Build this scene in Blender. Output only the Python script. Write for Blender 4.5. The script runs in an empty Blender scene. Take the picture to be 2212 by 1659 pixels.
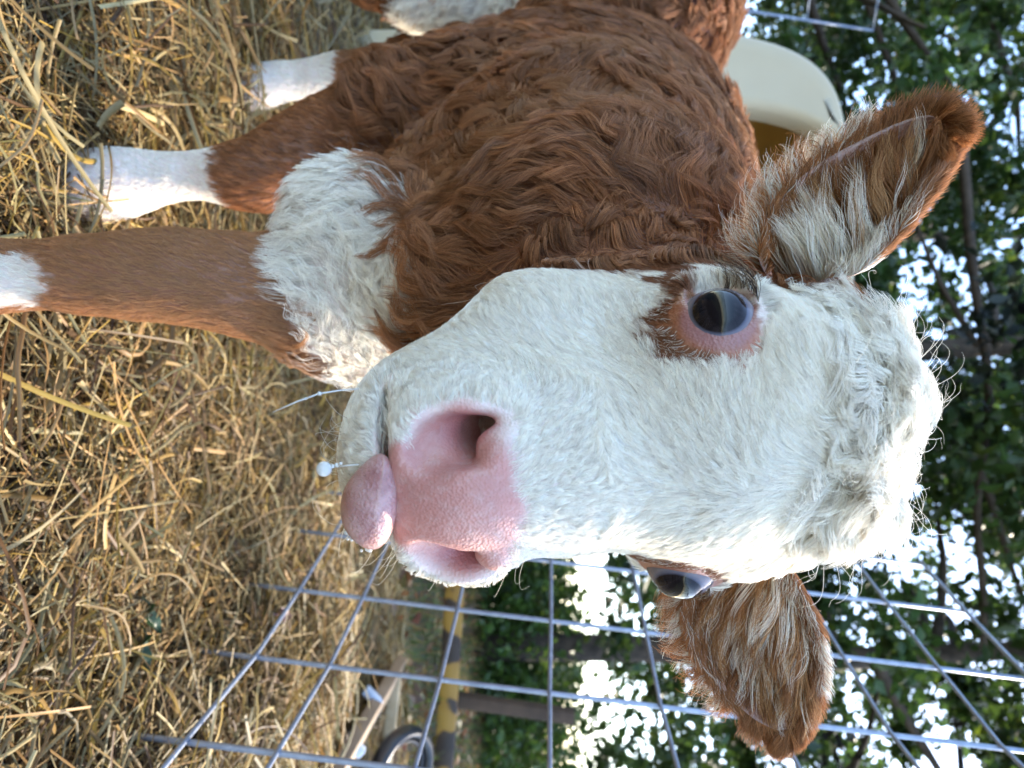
import bpy, math, random
import numpy as np
from mathutils import Matrix, Vector, kdtree

# ------------------------------------------------------------------ camera, sky, sun, exposure
FPX = 1470.0                      # focal length in pixels of a 2212 px wide frame
PITCH = math.atan(74/1470.0)
CAMZ = 0.50
sc = bpy.context.scene
col = sc.collection
cam_d = bpy.data.cameras.new('camera')
cam = bpy.data.objects.new('camera', cam_d); col.objects.link(cam)
cam_d.sensor_width = 36.0
cam_d.lens = 36.0*FPX/2212.0
cam_d.clip_start = 0.02; cam_d.clip_end = 500
cam_d.dof.use_dof = True
cam_d.dof.focus_distance = 0.385
cam_d.dof.aperture_fstop = 8.2
cp, sp = math.cos(PITCH), math.sin(PITCH)
FW = Vector((0, cp, -sp)); UPW = Vector((0, sp, cp))
cam.matrix_world = Matrix(((UPW[0], -1, -FW[0], 0), (UPW[1], 0, -FW[1], 0), (UPW[2], 0, -FW[2], CAMZ), (0, 0, 0, 1)))
sc.camera = cam

SUN_EL, SUN_AZ = math.radians(41), math.radians(53)   # azimuth: from +Y towards +X
world = bpy.data.worlds.new('World'); sc.world = world; world.use_nodes = True
wn = world.node_tree.nodes; wl = world.node_tree.links
bg = wn['Background']; bg.inputs[1].default_value = 0.15
sky = wn.new('ShaderNodeTexSky'); sky.sky_type = 'NISHITA'; sky.sun_disc = False
sky.sun_elevation = SUN_EL; sky.sun_rotation = SUN_AZ
sky.dust_density = 0.7; sky.air_density = 1.0; sky.ozone_density = 1.0
wl.new(sky.outputs[0], bg.inputs[0])
sd = bpy.data.lights.new('sun', 'SUN'); sd.energy = 2.0; sd.angle = math.radians(0.5); sd.color = (1, .88, .72)
sun = bpy.data.objects.new('sun', sd); col.objects.link(sun)
sdir = Vector((math.sin(SUN_AZ)*math.cos(SUN_EL), math.cos(SUN_AZ)*math.cos(SUN_EL), math.sin(SUN_EL)))
sun.rotation_euler = sdir.to_track_quat('Z', 'Y').to_euler()
sc.view_settings.view_transform = 'Standard'; sc.view_settings.look = 'None'
sc.view_settings.gamma = 1.0; sc.view_settings.exposure = 2.5
sc.view_settings.use_curve_mapping = False
sc.cycles_curves.shape = 'RIBBONS'
try: sc.cycles_curves.subdivisions = 2
except Exception: pass
sc.cycles.max_bounces = 8

# ------------------------------------------------------------------ helpers
rng = np.random.default_rng(7)
random.seed(7)
def cw(p):
    """metres right / ahead / up of the camera axis -> world"""
    p = np.asarray(p, float)
    x, d, z = p[..., 0], p[..., 1], p[..., 2]
    return np.stack([x, d*cp + z*sp, -d*sp + z*cp + CAMZ], -1)
def P(x, y, d): return np.array([(y-829.5)/FPX*d, d, (x-1106)/FPX*d])
def PW(x, y, d): return cw(P(x, y, d))
def nrm(v): return v/(np.linalg.norm(v, axis=-1, keepdims=True)+1e-12)

def _hash(ix, iy, iz, s):
    h = (ix*374761393 + iy*668265263 + iz*2147483647 + s*1274126177) & 0xffffffff
    h = ((h ^ (h >> 13))*1274126177) & 0xffffffff
    h = ((h ^ (h >> 16))*2246822519) & 0xffffffff
    return ((h ^ (h >> 15)) & 0xffff)/32767.5-1.0
def noise(p, scale, s=0):
    q = np.asarray(p, float)*scale
    i = np.floor(q).astype(np.int64); f = q-i; u = f*f*(3-2*f)
    r = 0
    for a in (0, 1):
        for b in (0, 1):
            for c in (0, 1):
                w = (u[..., 0] if a else 1-u[..., 0])*(u[..., 1] if b else 1-u[..., 1])*(u[..., 2] if c else 1-u[..., 2])
                r = r + w*_hash(i[..., 0]+a, i[..., 1]+b, i[..., 2]+c, s)
    return r
def noise3(p, scale, s=0): return np.stack([noise(p, scale, s+k*17) for k in range(3)], -1)
def sstep(a, b, x):
    t = np.clip((x-a)/(b-a), 0, 1); return t*t*(3-2*t)

def new_mat(name):
    m = bpy.data.materials.new(name); m.use_nodes = True
    return m, m.node_tree.nodes, m.node_tree.links, m.node_tree.nodes['Principled BSDF']
def mesh_np(name, verts, faces, mat=None, parent=None, smooth=True, loc=None, cols=None):
    """verts (n,3) world; faces (m,k) array or list of arrays"""
    me = bpy.data.meshes.new(name)
    verts = np.asarray(verts, float)
    if loc is None and parent is not None: loc = np.zeros(3)
    base = np.array(parent.matrix_basis.translation) if parent is not None and parent.parent is None else None
    off = np.zeros(3)
    if parent is not None:
        q = parent; off = np.zeros(3)
        while q is not None:
            off += np.array(q.location); q = q.parent
    if loc is None: loc = np.zeros(3)
    v = verts-off-loc
    if isinstance(faces, np.ndarray): fl = [faces]
    else: fl = [np.asarray(f) for f in faces if len(f)]
    nl = sum(f.size for f in fl); nf = sum(len(f) for f in fl)
    me.vertices.add(len(v)); me.vertices.foreach_set('co', v.astype(np.float32).ravel())
    me.loops.add(nl); me.polygons.add(nf)
    me.loops.foreach_set('vertex_index', np.concatenate([f.ravel() for f in fl]).astype(np.int32))
    tot = np.concatenate([np.full(len(f), f.shape[1]) for f in fl])
    me.polygons.foreach_set('loop_start', np.concatenate([[0], np.cumsum(tot)[:-1]]).astype(np.int32))
    me.update(calc_edges=True)
    if smooth: me.polygons.foreach_set('use_smooth', np.ones(nf, bool))
    if cols is not None:
        a = me.attributes.new('tint', 'FLOAT_COLOR', 'POINT')
        c4 = np.ones((len(v), 4), np.float32); c4[:, :3] = cols
        a.data.foreach_set('color', c4.ravel())
    me.validate()
    o = bpy.data.objects.new(name, me); col.objects.link(o)
    o.location = loc
    if parent is not None: o.parent = parent
    if mat: me.materials.append(mat)
    return o
def empty(name, loc, label, cat, group=None):
    o = bpy.data.objects.new(name, None); col.objects.link(o); o.location = loc
    o.empty_display_size = .05
    o['label'] = label; o['category'] = cat
    if group: o['group'] = group
    return o
def tag(o, label=None, cat=None, group=None, kind=None):
    if label: o['label'] = label
    if cat: o['category'] = cat
    if group: o['group'] = group
    if kind: o['kind'] = kind
    return o

def frames(pts):
    pts = np.asarray(pts, float); t = nrm(np.gradient(pts, axis=0))
    up = np.array([0, 0, 1.]) if abs(t[0, 2]) < .9 else np.array([1., 0, 0])
    a = nrm(np.cross(t[0], up)); A = [a]
    for k in range(1, len(pts)):
        a = A[-1]-t[k]*(A[-1]@t[k]); A.append(a/np.linalg.norm(a))
    A = np.array(A); return t, A, np.cross(t, A)
def tube(pts, r, n=8, caps=True, flat=1.0):
    pts = np.asarray(pts, float); m = len(pts); r = np.broadcast_to(np.asarray(r, float), (m,))
    t, A, B = frames(pts)
    th = np.arange(n)*2*np.pi/n
    v = pts[:, None]+r[:, None, None]*(np.cos(th)[None, :, None]*A[:, None]+flat*np.sin(th)[None, :, None]*B[:, None])
    v = v.reshape(-1, 3); f = []
    for i in range(m-1):
        for j in range(n):
            f.append((i*n+j, i*n+(j+1) % n, (i+1)*n+(j+1) % n, (i+1)*n+j))
    F4 = np.array(f); T = []
    if caps:
        v = np.vstack([v, pts[0], pts[-1]])
        for j in range(n):
            T.append((m*n, (j+1) % n, j)); T.append((m*n+1, (m-1)*n+j, (m-1)*n+(j+1) % n))
    return v, F4, np.array(T, int).reshape(-1, 3)
def join(parts):
    V, Q, T = [], [], []; o = 0
    for v, q, t in parts:
        V.append(v); Q.append(np.asarray(q, int).reshape(-1, 4)+o); T.append(np.asarray(t, int).reshape(-1, 3)+o); o += len(v)
    return np.vstack(V), [np.vstack(Q), np.vstack(T)]
def box(c, R, s, bev=0.0):
    """box mesh: centre, rotation rows (axes), half sizes, bevelled corners"""
    import bmesh
    bm = bmesh.new(); bmesh.ops.create_cube(bm, size=2)
    for v in bm.verts: v.co = Vector((v.co.x*s[0], v.co.y*s[1], v.co.z*s[2]))
    if bev: bmesh.ops.bevel(bm, geom=bm.edges[:], offset=bev, segments=2, affect='EDGES', profile=.5)
    V = np.array([v.co[:] for v in bm.verts]); bm.verts.index_update()
    Q = [[v.index for v in f.verts] for f in bm.faces if len(f.verts) == 4]
    T = [[v.index for v in f.verts] for f in bm.faces if len(f.verts) == 3]
    bm.free()
    V = V@np.asarray(R, float)+np.asarray(c, float)
    return V, np.array(Q, int).reshape(-1, 4), np.array(T, int).reshape(-1, 3)

#=== BACKGROUND BEGIN
# ------------------------------------------------------------------ ground and hay
br = np.random.default_rng(21)
def gz(x, y):
    """height of the packed hay"""
    p = np.stack([x, y, 0*x], -1)
    h = .018*noise(p, 3.1, 301)+.010*noise(p, 9, 302)
    h = h+.075*sstep(.30, .50, x-.0*y)*(1-sstep(1.25, 1.8, y))*(1-sstep(.58, .74, x))     # bank under the wire panel
    return h-.10*sstep(2.0, 2.6, y)*0
def grid(xs, ys, zf):
    X, Y = np.meshgrid(xs, ys, indexing='ij'); V = np.stack([X, Y, zf(X, Y)], -1).reshape(-1, 3)
    n, m = len(xs), len(ys); i, j = np.meshgrid(np.arange(n-1), np.arange(m-1), indexing='ij'); a = (i*m+j).ravel()
    return V, np.stack([a, a+m, a+m+1, a+1], -1)
def noise_mat(name, stops, scale, rough=.9, detail=6, bump=0, sc2=None):
    m, N_, L_, B_ = new_mat(name)
    tc = N_.new('ShaderNodeTexCoord'); nz = N_.new('ShaderNodeTexNoise'); nz.inputs['Scale'].default_value = scale; nz.inputs['Detail'].default_value = detail
    cr = N_.new('ShaderNodeValToRGB'); el = cr.color_ramp.elements
    while len(el) < len(stops): el.new(.5)
    for e_, (ps, c) in zip(el, stops): e_.position = ps; e_.color = (*c, 1)
    L_.new(tc.outputs['Object'], nz.inputs['Vector']); L_.new(nz.outputs['Fac'], cr.inputs['Fac']); L_.new(cr.outputs[0], B_.inputs['Base Color'])
    if bump:
        bp = N_.new('ShaderNodeBump'); bp.inputs['Strength'].default_value = bump; L_.new(nz.outputs['Fac'], bp.inputs['Height']); L_.new(bp.outputs[0], B_.inputs['Normal'])
    B_.inputs['Roughness'].default_value = rough
    return m, N_, L_, B_
mg = noise_mat('ground_soil', [(.35, (.03, .022, .010)), (.5, (.07, .053, .02)), (.6, (.055, .07, .017)), (.72, (.12, .09, .045))], 1.3, bump=.5)[0]
xs = np.concatenate([np.linspace(-60, -6, 12), np.linspace(-5, 5, 90), np.linspace(6, 60, 12)]); ys = np.concatenate([np.linspace(-20, -1, 6), np.linspace(-.8, 9, 100), np.linspace(10, 90, 16)])
V_, Q_ = grid(xs, ys, lambda x, y: -.035+.03*noise(np.stack([x, y, 0*x], -1), .8, 7)*(y > 2.4)+0*x)
tag(mesh_np('ground', V_, Q_, mg), kind='structure')
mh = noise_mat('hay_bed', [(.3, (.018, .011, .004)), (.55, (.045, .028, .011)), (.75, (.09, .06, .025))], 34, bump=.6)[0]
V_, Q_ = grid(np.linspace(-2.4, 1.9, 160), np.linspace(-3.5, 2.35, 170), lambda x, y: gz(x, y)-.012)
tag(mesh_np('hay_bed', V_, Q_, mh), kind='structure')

m_hay, N_, L_, B_ = new_mat('hay_straw')
at = N_.new('ShaderNodeAttribute'); at.attribute_name = 'tint'; L_.new(at.outputs['Color'], B_.inputs['Base Color'])
B_.inputs['Roughness'].default_value = .5; B_.inputs['Specular IOR Level'].default_value = .35
tr = N_.new('ShaderNodeBsdfTranslucent'); L_.new(at.outputs['Color'], tr.inputs['Color'])
ms = N_.new('ShaderNodeMixShader'); ms.inputs['Fac'].default_value = .2
L_.new(B_.outputs[0], ms.inputs[1]); L_.new(tr.outputs[0], ms.inputs[2]); L_.new(ms.outputs[0], N_['Material Output'].inputs['Surface'])
PAL = np.array([(.38, .27, .13), (.45, .35, .20), (.31, .21, .095), (.21, .135, .065), (.54, .46, .30), (.34, .31, .19), (.42, .30, .09), (.14, .08, .045), (.29, .25, .17), (.46, .30, .16)])
def hay(n, x0, x1, y0, y1, lmin, lmax, wmin, wmax, lift, k=6, keep=None, ycurve=1.5):
    x = br.uniform(x0, x1, n); y = y0+(y1-y0)*br.random(n)**ycurve
    az = br.uniform(0, 2*np.pi, n); Ls = lmin+(lmax-lmin)*br.random(n)**1.6
    z = br.random(n)**1.5*lift
    el = br.normal(0, .16, n); cur = br.normal(0, .6, n)*(br.random(n) < .6)
    vc = br.normal(0, .7, n)
    t = np.linspace(-.5, .5, k)[None]
    a = az[:, None]+cur[:, None]*t*1.6+(np.sign(t)*br.normal(0, .25, n)[:, None]*(br.random(n) < .25)[:, None])
    dt = 1/(k-1)
    dx = np.cos(a)*np.cos(el[:, None]+vc[:, None]*t); dy = np.sin(a)*np.cos(el[:, None]+vc[:, None]*t); dz = np.sin(el[:, None]+vc[:, None]*t)
    px = np.cumsum(dx, 1)*dt*Ls[:, None]; py = np.cumsum(dy, 1)*dt*Ls[:, None]; pz = np.cumsum(dz, 1)*dt*Ls[:, None]
    P_ = np.stack([x[:, None]+px-px.mean(1, keepdims=True), y[:, None]+py-py.mean(1, keepdims=True), pz-pz.mean(1, keepdims=True)], -1)
    P_[..., 2] += gz(P_[:, k//2, 0], P_[:, k//2, 1])[:, None]+z[:, None]
    g = gz(P_[..., 0], P_[..., 1])-.006; P_[..., 2] = np.maximum(P_[..., 2], g)
    T = nrm(np.gradient(P_, axis=1)); up = np.array([0, 0, 1.]); S_ = nrm(np.cross(T, up)); U_ = np.cross(S_, T)
    roll = br.uniform(-1.2, 1.2, n)[:, None, None]+br.normal(0, .5, n)[:, None, None]*t[..., None]
    W_ = S_*np.cos(roll)+U_*np.sin(roll); Hh = np.cross(W_, T)
    wd = (wmin+(wmax-wmin)*br.random(n)**2)[:, None, None]*(1-.35*(t[..., None]+.5)*br.random(n)[:, None, None])
    # folded ribbon: three verts across
    V = np.stack([P_-W_*wd, P_+Hh*wd*.55, P_+W_*wd], 2)      # n,k,3,3
    V = V.reshape(-1, 3)
    i = np.arange(n)[:, None, None]; j = np.arange(k-1)[None, :, None]; s = np.arange(2)[None, None]
    a_ = (i*k+j)*3+s; Q = np.stack([a_, a_+1, a_+4, a_+3], -1).reshape(-1, 4)
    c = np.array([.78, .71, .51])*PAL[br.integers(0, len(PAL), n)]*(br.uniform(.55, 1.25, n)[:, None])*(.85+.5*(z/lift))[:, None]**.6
    c = np.repeat(np.clip(c, 0, .8), k*3, 0)
    return V, Q, c
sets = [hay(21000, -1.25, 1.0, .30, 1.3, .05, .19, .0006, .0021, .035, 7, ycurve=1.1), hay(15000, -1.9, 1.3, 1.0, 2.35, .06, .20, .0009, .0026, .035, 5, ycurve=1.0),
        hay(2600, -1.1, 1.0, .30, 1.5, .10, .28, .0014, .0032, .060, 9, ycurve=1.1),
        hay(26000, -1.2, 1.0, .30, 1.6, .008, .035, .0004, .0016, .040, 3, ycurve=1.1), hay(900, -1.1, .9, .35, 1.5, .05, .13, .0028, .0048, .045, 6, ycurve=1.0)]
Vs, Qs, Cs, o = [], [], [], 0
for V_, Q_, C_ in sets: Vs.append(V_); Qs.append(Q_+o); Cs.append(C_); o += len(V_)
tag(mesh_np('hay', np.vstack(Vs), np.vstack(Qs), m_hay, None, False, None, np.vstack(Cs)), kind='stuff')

# ------------------------------------------------------------------ calf hutch: moulded plastic shell with an arched opening
def arch(hw, top, bot, n, e=3.2, flare=.06, cx=0.):
    """closed outline from bottom left over the top to bottom right"""
    t = np.linspace(0, np.pi, n); c, s = np.cos(t), np.sin(t)
    x = -np.sign(c)*np.abs(c)**(2/e); z = np.abs(s)**(2/e)
    zz = bot+(top-bot)*z
    return np.stack([cx+x*hw*(1+flare*(1-z)), zz], -1)
hut_d = 1.77
hut_c = cw(P(1180, 520, hut_d)); gx, gy = hut_c[0], hut_c[1]
mw, N_, L_, B_ = noise_mat('hutch_plastic', [(.3, (.52, .42, .26)), (.6, (.60, .50, .33)), (.8, (.55, .45, .29))], 2.2, rough=.42, bump=.04)
B_.inputs['Subsurface Weight'].default_value = 0
mi, N_, L_, B_ = noise_mat('hutch_inside_lit', [(.3, (.62, .38, .10)), (.7, (.72, .46, .13))], 3.0, rough=.6)  # cream plastic from within; ochre colour stands for sunlight passing through it
for mm, fac in ((mw, .12), (mi, .5)):
    N2, L2 = mm.node_tree.nodes, mm.node_tree.links; pb = N2['Principled BSDF']; tr = N2.new('ShaderNodeBsdfTranslucent'); ms = N2.new('ShaderNodeMixShader'); ms.inputs['Fac'].default_value = fac
    L2.new(pb.inputs['Base Color'].links[0].from_socket, tr.inputs['Color']); L2.new(pb.outputs[0], ms.inputs[1]); L2.new(tr.outputs[0], ms.inputs[2]); L2.new(ms.outputs[0], N2['Material Output'].inputs['Surface'])
hutch = empty('calf_hutch', (gx, gy, 0), 'cream moulded plastic calf hutch with an arched opening behind the calf', 'calf hutch')
n = 141
loops = []
top_h = .778+CAMZ
def L3(a, y, dz=0): return np.stack([a[:, 0]+gx, np.full(len(a), gy+y), a[:, 1]+dz], -1)
op = lambda g: arch(.335+g, 1.248+g, -.02, n, 5.5, .02, -.022)
ou = lambda g: arch(.565+g, top_h+g, -.02, n, 5.5, .02)
seq_o = [(op(.0), .07), (op(.0), .012), (op(.010), -.004), (op(.022), -.008), (op(.034), .0), (ou(-.045), .0), (ou(-.020), .006), (ou(-.006), .018), (ou(0), .040), (ou(0), .30), (ou(.008), .33), (ou(.008), .36), (ou(0), .39),
         (ou(-.005), .75), (ou(-.02), 1.15), (ou(-.10), 1.35), (ou(-.30), 1.42)]
V_ = np.vstack([L3(a, y) for a, y in seq_o])
Q_ = np.array([(i*n+j, i*n+j+1, (i+1)*n+j+1, (i+1)*n+j) for i in range(len(seq_o)-1) for j in range(n-1)])
mesh_np('shell', V_, Q_, mw, hutch)
seq_i = [(op(.0005), .068), (ou(-.03), .085), (ou(-.03), .4), (ou(-.035), .75), (ou(-.05), 1.12), (ou(-.13), 1.31), (ou(-.33), 1.37), (ou(-.5), 1.38)]
V_ = np.vstack([L3(a, y) for a, y in seq_i])
Q_ = np.array([(i*n+j, (i+1)*n+j, (i+1)*n+j+1, i*n+j+1) for i in range(len(seq_i)-1) for j in range(n-1)])
mesh_np('inner_side_lit', V_, Q_, mi, hutch)  # inner side of the same shell, light put into its colour

# ------------------------------------------------------------------ wire panels
m_wire, N_, L_, B_ = noise_mat('galvanised_wire', [(.35, (.26, .30, .38)), (.65, (.36, .41, .50))], 60, rough=.45)
B_.inputs['Metallic'].default_value = .55
panel = empty('wire_panel', cw([.40, 1.0, -.5]), 'grey welded wire panel leaning beside the head of the calf', 'wire panel')
VX = [(.500, .40), (.475, .575), (.449, .760), (.4265, .940), (.382, 1.10), (.330, 1.27), (.281, 1.42)]
HZ = [-.341, -.239, -.087, .063, .2155, .370, .532, .685, .833]
dz = [-.045, -.032, -.021, -.011, 0, .010, .020]
def vp(k, z): x, d = VX[k]; return np.array([x+.122*(z-.05*d), d, z])
for k in range(len(VX)):
    zs = np.linspace(-.50, HZ[-1]+dz[k], 8)
    if k == 6: zs = np.linspace(-.50, HZ[-1]+dz[k], 8)
    V_, q, t = tube([vp(k, z) for z in zs], .0036, 8); mesh_np('vertical_wire', cw(V_), [q, t], m_wire, panel)
for h in HZ:
    pts = np.array([vp(k, h+dz[k]) for k in range(len(VX))])
    s = np.linspace(0, len(VX)-1, 25); pts = np.stack([np.interp(s, np.arange(len(VX)), pts[:, c]) for c in range(3)], -1)
    pts[:, 0] -= .0055; V_, q, t = tube(pts, .0030 if h < HZ[-1] else .0036, 8); mesh_np('horizontal_wire', cw(V_), [q, t], m_wire, panel)
# the far panel behind the rump, upper edge seen over the hutch
pan2 = empty('wire_panel', cw([-1.0, 2.9, -.5]), 'grey wire panel showing above the back of the calf beside the hutch roof', 'wire panel')
zt = (1885-1106)/FPX*3.35
for k in range(5):
    x = (66-829.5)/FPX*3.35-k*.28; bot = np.array([x-.36, 3.35-k*.15, -.5]); tp_ = np.array([x, 3.35-k*.15, zt-k*.02])
    V_, q, t = tube([bot, (bot+tp_)/2, tp_], .0055, 8); mesh_np('vertical_wire', cw(V_), [q, t], m_wire, pan2)
for k in range(7):
    f = 1-k/7; a = np.array([(66-829.5)/FPX*3.35-.36*(1-f), 3.35, -.5+(zt+.5)*f]); b = a+np.array([-1.12, -.6, -.08])
    V_, q, t = tube([a, (a+b)/2, b], .0042, 8); mesh_np('horizontal_wire', cw(V_), [q, t], m_wire, pan2)

# ------------------------------------------------------------------ things beyond the panel
m_board = noise_mat('old_board', [(.3, (.26, .18, .11)), (.7, (.36, .26, .17))], 9, rough=.7, bump=.2)[0]
def seg_box(a, b, up, w, h, bev=.003, ext=0):
    a = np.asarray(a, float); b = np.asarray(b, float); ax = nrm(b-a); u = nrm(np.asarray(up)-ax*(ax@np.asarray(up))); v = np.cross(ax, u)
    return box((a+b)/2, [ax, v, u], (np.linalg.norm(b-a)/2+ext, w/2, h/2), bev)
a, b = P(850, 1462, 2.0), P(640, 1820, 1.22)
bd = empty('wooden_board', cw((a+b)/2), 'weathered tan board lying aslant on the ground beyond the wire panel', 'board')
V_, q, t = seg_box(a, b, (.12, -.93, .30), .135, .03); mesh_np('plank', cw(V_), [q, t], m_board, bd, False)
m_clip = noise_mat('clip_metal', [(.4, (.50, .58, .70)), (.6, (.62, .70, .80))], 30, rough=.4)[0]
for x, y, d in ((805, 1505, 1.86), (765, 1610, 1.72)):
    c = P(x, y, d-.16)
    V_, q, t = seg_box(c+P(1106+0, 829, 1)*0+np.array([-.012, 0, -.012])*1.6, c+np.array([.012, 0, .012])*1.6, (0, -1, .2), .022, .028, .003); mesh_np('clip', cw(V_), [q, t], m_clip, bd, False)
a, b = P(855, 1455, 2.05), P(825, 1720, 1.95)
st = empty('wooden_stake', cw((a+b)/2), 'thin pale stick lying above the tan board beyond the wire panel', 'stick')
V_, q, t = seg_box(a, b, (0, 0, 1), .02, .035); mesh_np('stick', cw(V_), [q, t], noise_mat('pale_wood', [(.4, (.50, .38, .22)), (.6, (.60, .48, .30))], 20)[0], st, False)
# black tub with its rim arching up
m_rub, N_, L_, B_ = noise_mat('black_rubber', [(.4, (.012, .013, .015)), (.6, (.03, .032, .036))], 20, rough=.35)
c = P(866, 1668, 1.80); th = np.linspace(0, 2*np.pi, 49)[:-1]; R1 = np.array([.15, .15])
ring = [c+np.array([.135*np.sin(u), .04*np.sin(u), .135*np.cos(u)]) for u in np.linspace(0, 2*np.pi, 49)]
tyre = empty('rubber_tyre', cw(c+np.array([0, 0, -.15])), 'small black tyre standing on edge beyond the wire panel', 'tyre')
def torus(c, R, r, ex, ez, n=56, m=14, fl=1.5):
    ey = np.cross(ex, ez); u = np.arange(n)*2*np.pi/n; w = np.arange(m)*2*np.pi/m
    rad = np.cos(u)[:, None]*ex+np.sin(u)[:, None]*ez
    V = c+rad[:, None]*(R+r*np.cos(w))[None, :, None]+ey*(r*fl*np.sin(w))[None, :, None]
    Q = np.array([(i*m+j, ((i+1) % n)*m+j, ((i+1) % n)*m+(j+1) % m, i*m+(j+1) % m) for i in range(n) for j in range(m)])
    return V.reshape(-1, 3), Q
ex = np.array([1., 0, 0]); ez = np.array([0, .83, .56])
V_, Q_ = torus(c, .100, .016, ex, ez); mesh_np('tread', cw(V_), Q_, m_rub, tyre)
V_, Q_ = torus(c, .078, .006, ex, ez, 48, 8); mesh_np('rim', cw(V_), Q_, m_rub, tyre)
# rusty rail and post
m_rust, N_, L_, B_ = noise_mat('rusty_yellow_paint', [(.40, (.025, .012, .007)), (.515, (.05, .025, .012)), (.545, (.34, .17, .02)), (.75, (.40, .22, .03))], 6.5, rough=.5, detail=2)
a, b = P(985, 1235, 3.1), P(950, 1800, 3.0)
rl = empty('yellow_rail', cw(a), 'rusty rail with flaking yellow paint running across beyond the wire panel', 'rail')
V_, q, t = seg_box(a, b, (0, 0, 1), .06, .085, .006); mesh_np('rail', cw(V_), [q, t], m_rust, rl, False)
m_pw = noise_mat('dark_wood', [(.3, (.05, .028, .015)), (.7, (.12, .07, .04))], 7, rough=.8)[0]
po = empty('fence_post', cw(P(985, 1505, 3.2)*[1, 1, 0]+[0, 0, -.5]), 'dark brown wooden post standing behind the rusty yellow rail', 'post')
V_, q, t = seg_box(P(780, 1480, 3.25), P(1240, 1548, 3.25), (0, 1, 0), .06, .06, .006); mesh_np('post', cw(V_), [q, t], m_pw, po, False)

# sunlit grass beyond the pen, fallen leaves
m_leaf, N_, L_, B_ = new_mat('leaf')
at = N_.new('ShaderNodeAttribute'); at.attribute_name = 'tint'; L_.new(at.outputs['Color'], B_.inputs['Base Color'])
B_.inputs['Roughness'].default_value = .42
tr = N_.new('ShaderNodeBsdfTranslucent'); 
hm = N_.new('ShaderNodeHueSaturation'); hm.inputs['Value'].default_value = 1.5; hm.inputs['Hue'].default_value = .485
L_.new(at.outputs['Color'], hm.inputs['Color']); L_.new(hm.outputs[0], tr.inputs['Color'])
ms = N_.new('ShaderNodeMixShader'); ms.inputs['Fac'].default_value = .38
L_.new(B_.outputs[0], ms.inputs[1]); L_.new(tr.outputs[0], ms.inputs[2]); L_.new(ms.outputs[0], N_['Material Output'].inputs['Surface'])
def quads(c, nn, sz, tintc, asp=.6, fold=.25):
    """leaf: two triangles pairs folded on the midrib"""
    n = len(c); r = br.normal(size=(n, 3)); a = nrm(r-nn*(r*nn).sum(-1, keepdims=True)); b = np.cross(nn, a)
    s = sz[:, None]
    V = np.stack([c-a*s, c-b*s*asp+nn*s*fold-a*s*.1, c+a*s, c+b*s*asp+nn*s*fold-a*s*.1], 1).reshape(-1, 3)
    i = np.arange(n)[:, None]*4
    T = np.concatenate([i+np.array([[0, 1, 2]]), i+np.array([[0, 2, 3]])])
    return V, T, np.repeat(tintc, 4, 0)
n = 16000; x = br.uniform(-3.5, 4.5, n); y = 2.45+br.random(n)**1.3*5.5
h = br.uniform(.03, .13, n); az = br.uniform(0, 6.28, n); ln = br.normal(0, .4, (n, 2))*h[:, None]
b0 = np.stack([x, y, 0*x-.04], -1); sd_ = np.stack([np.cos(az), np.sin(az), 0*az], -1)*.004; tp_ = b0+np.concatenate([ln, h[:, None]], 1)
V_ = np.stack([b0-sd_, b0+sd_, tp_], 1).reshape(-1, 3); T_ = np.arange(n*3).reshape(-1, 3)
gc = np.where((br.random(n) < .55)[:, None], np.array([.08, .14, .025]), np.array([.20, .14, .05]))*br.uniform(.6, 1.4, n)[:, None]
tag(mesh_np('grass', V_, T_, m_leaf, None, False, None, np.repeat(gc, 3, 0)), kind='stuff')
n = 5000; x = br.uniform(-3, 4, n); y = 2.0+br.random(n)**1.2*4.5
c_ = np.stack([x, y, -.01+.03*br.random(n)], -1); nn_ = nrm(br.normal(0, .45, (n, 3))+np.array([0, 0, 1]))
lc = np.array([[.24, .11, .04], [.15, .08, .035], [.28, .18, .06], [.10, .05, .035], [.08, .10, .03]])[br.integers(0, 5, n)]*br.uniform(.7, 1.3, n)[:, None]
V_, T_, C_ = quads(c_, nn_, br.uniform(.015, .04, n), lc)
tag(mesh_np('fallen_leaves', V_, T_, m_leaf, None, False, None, C_), kind='stuff')

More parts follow.
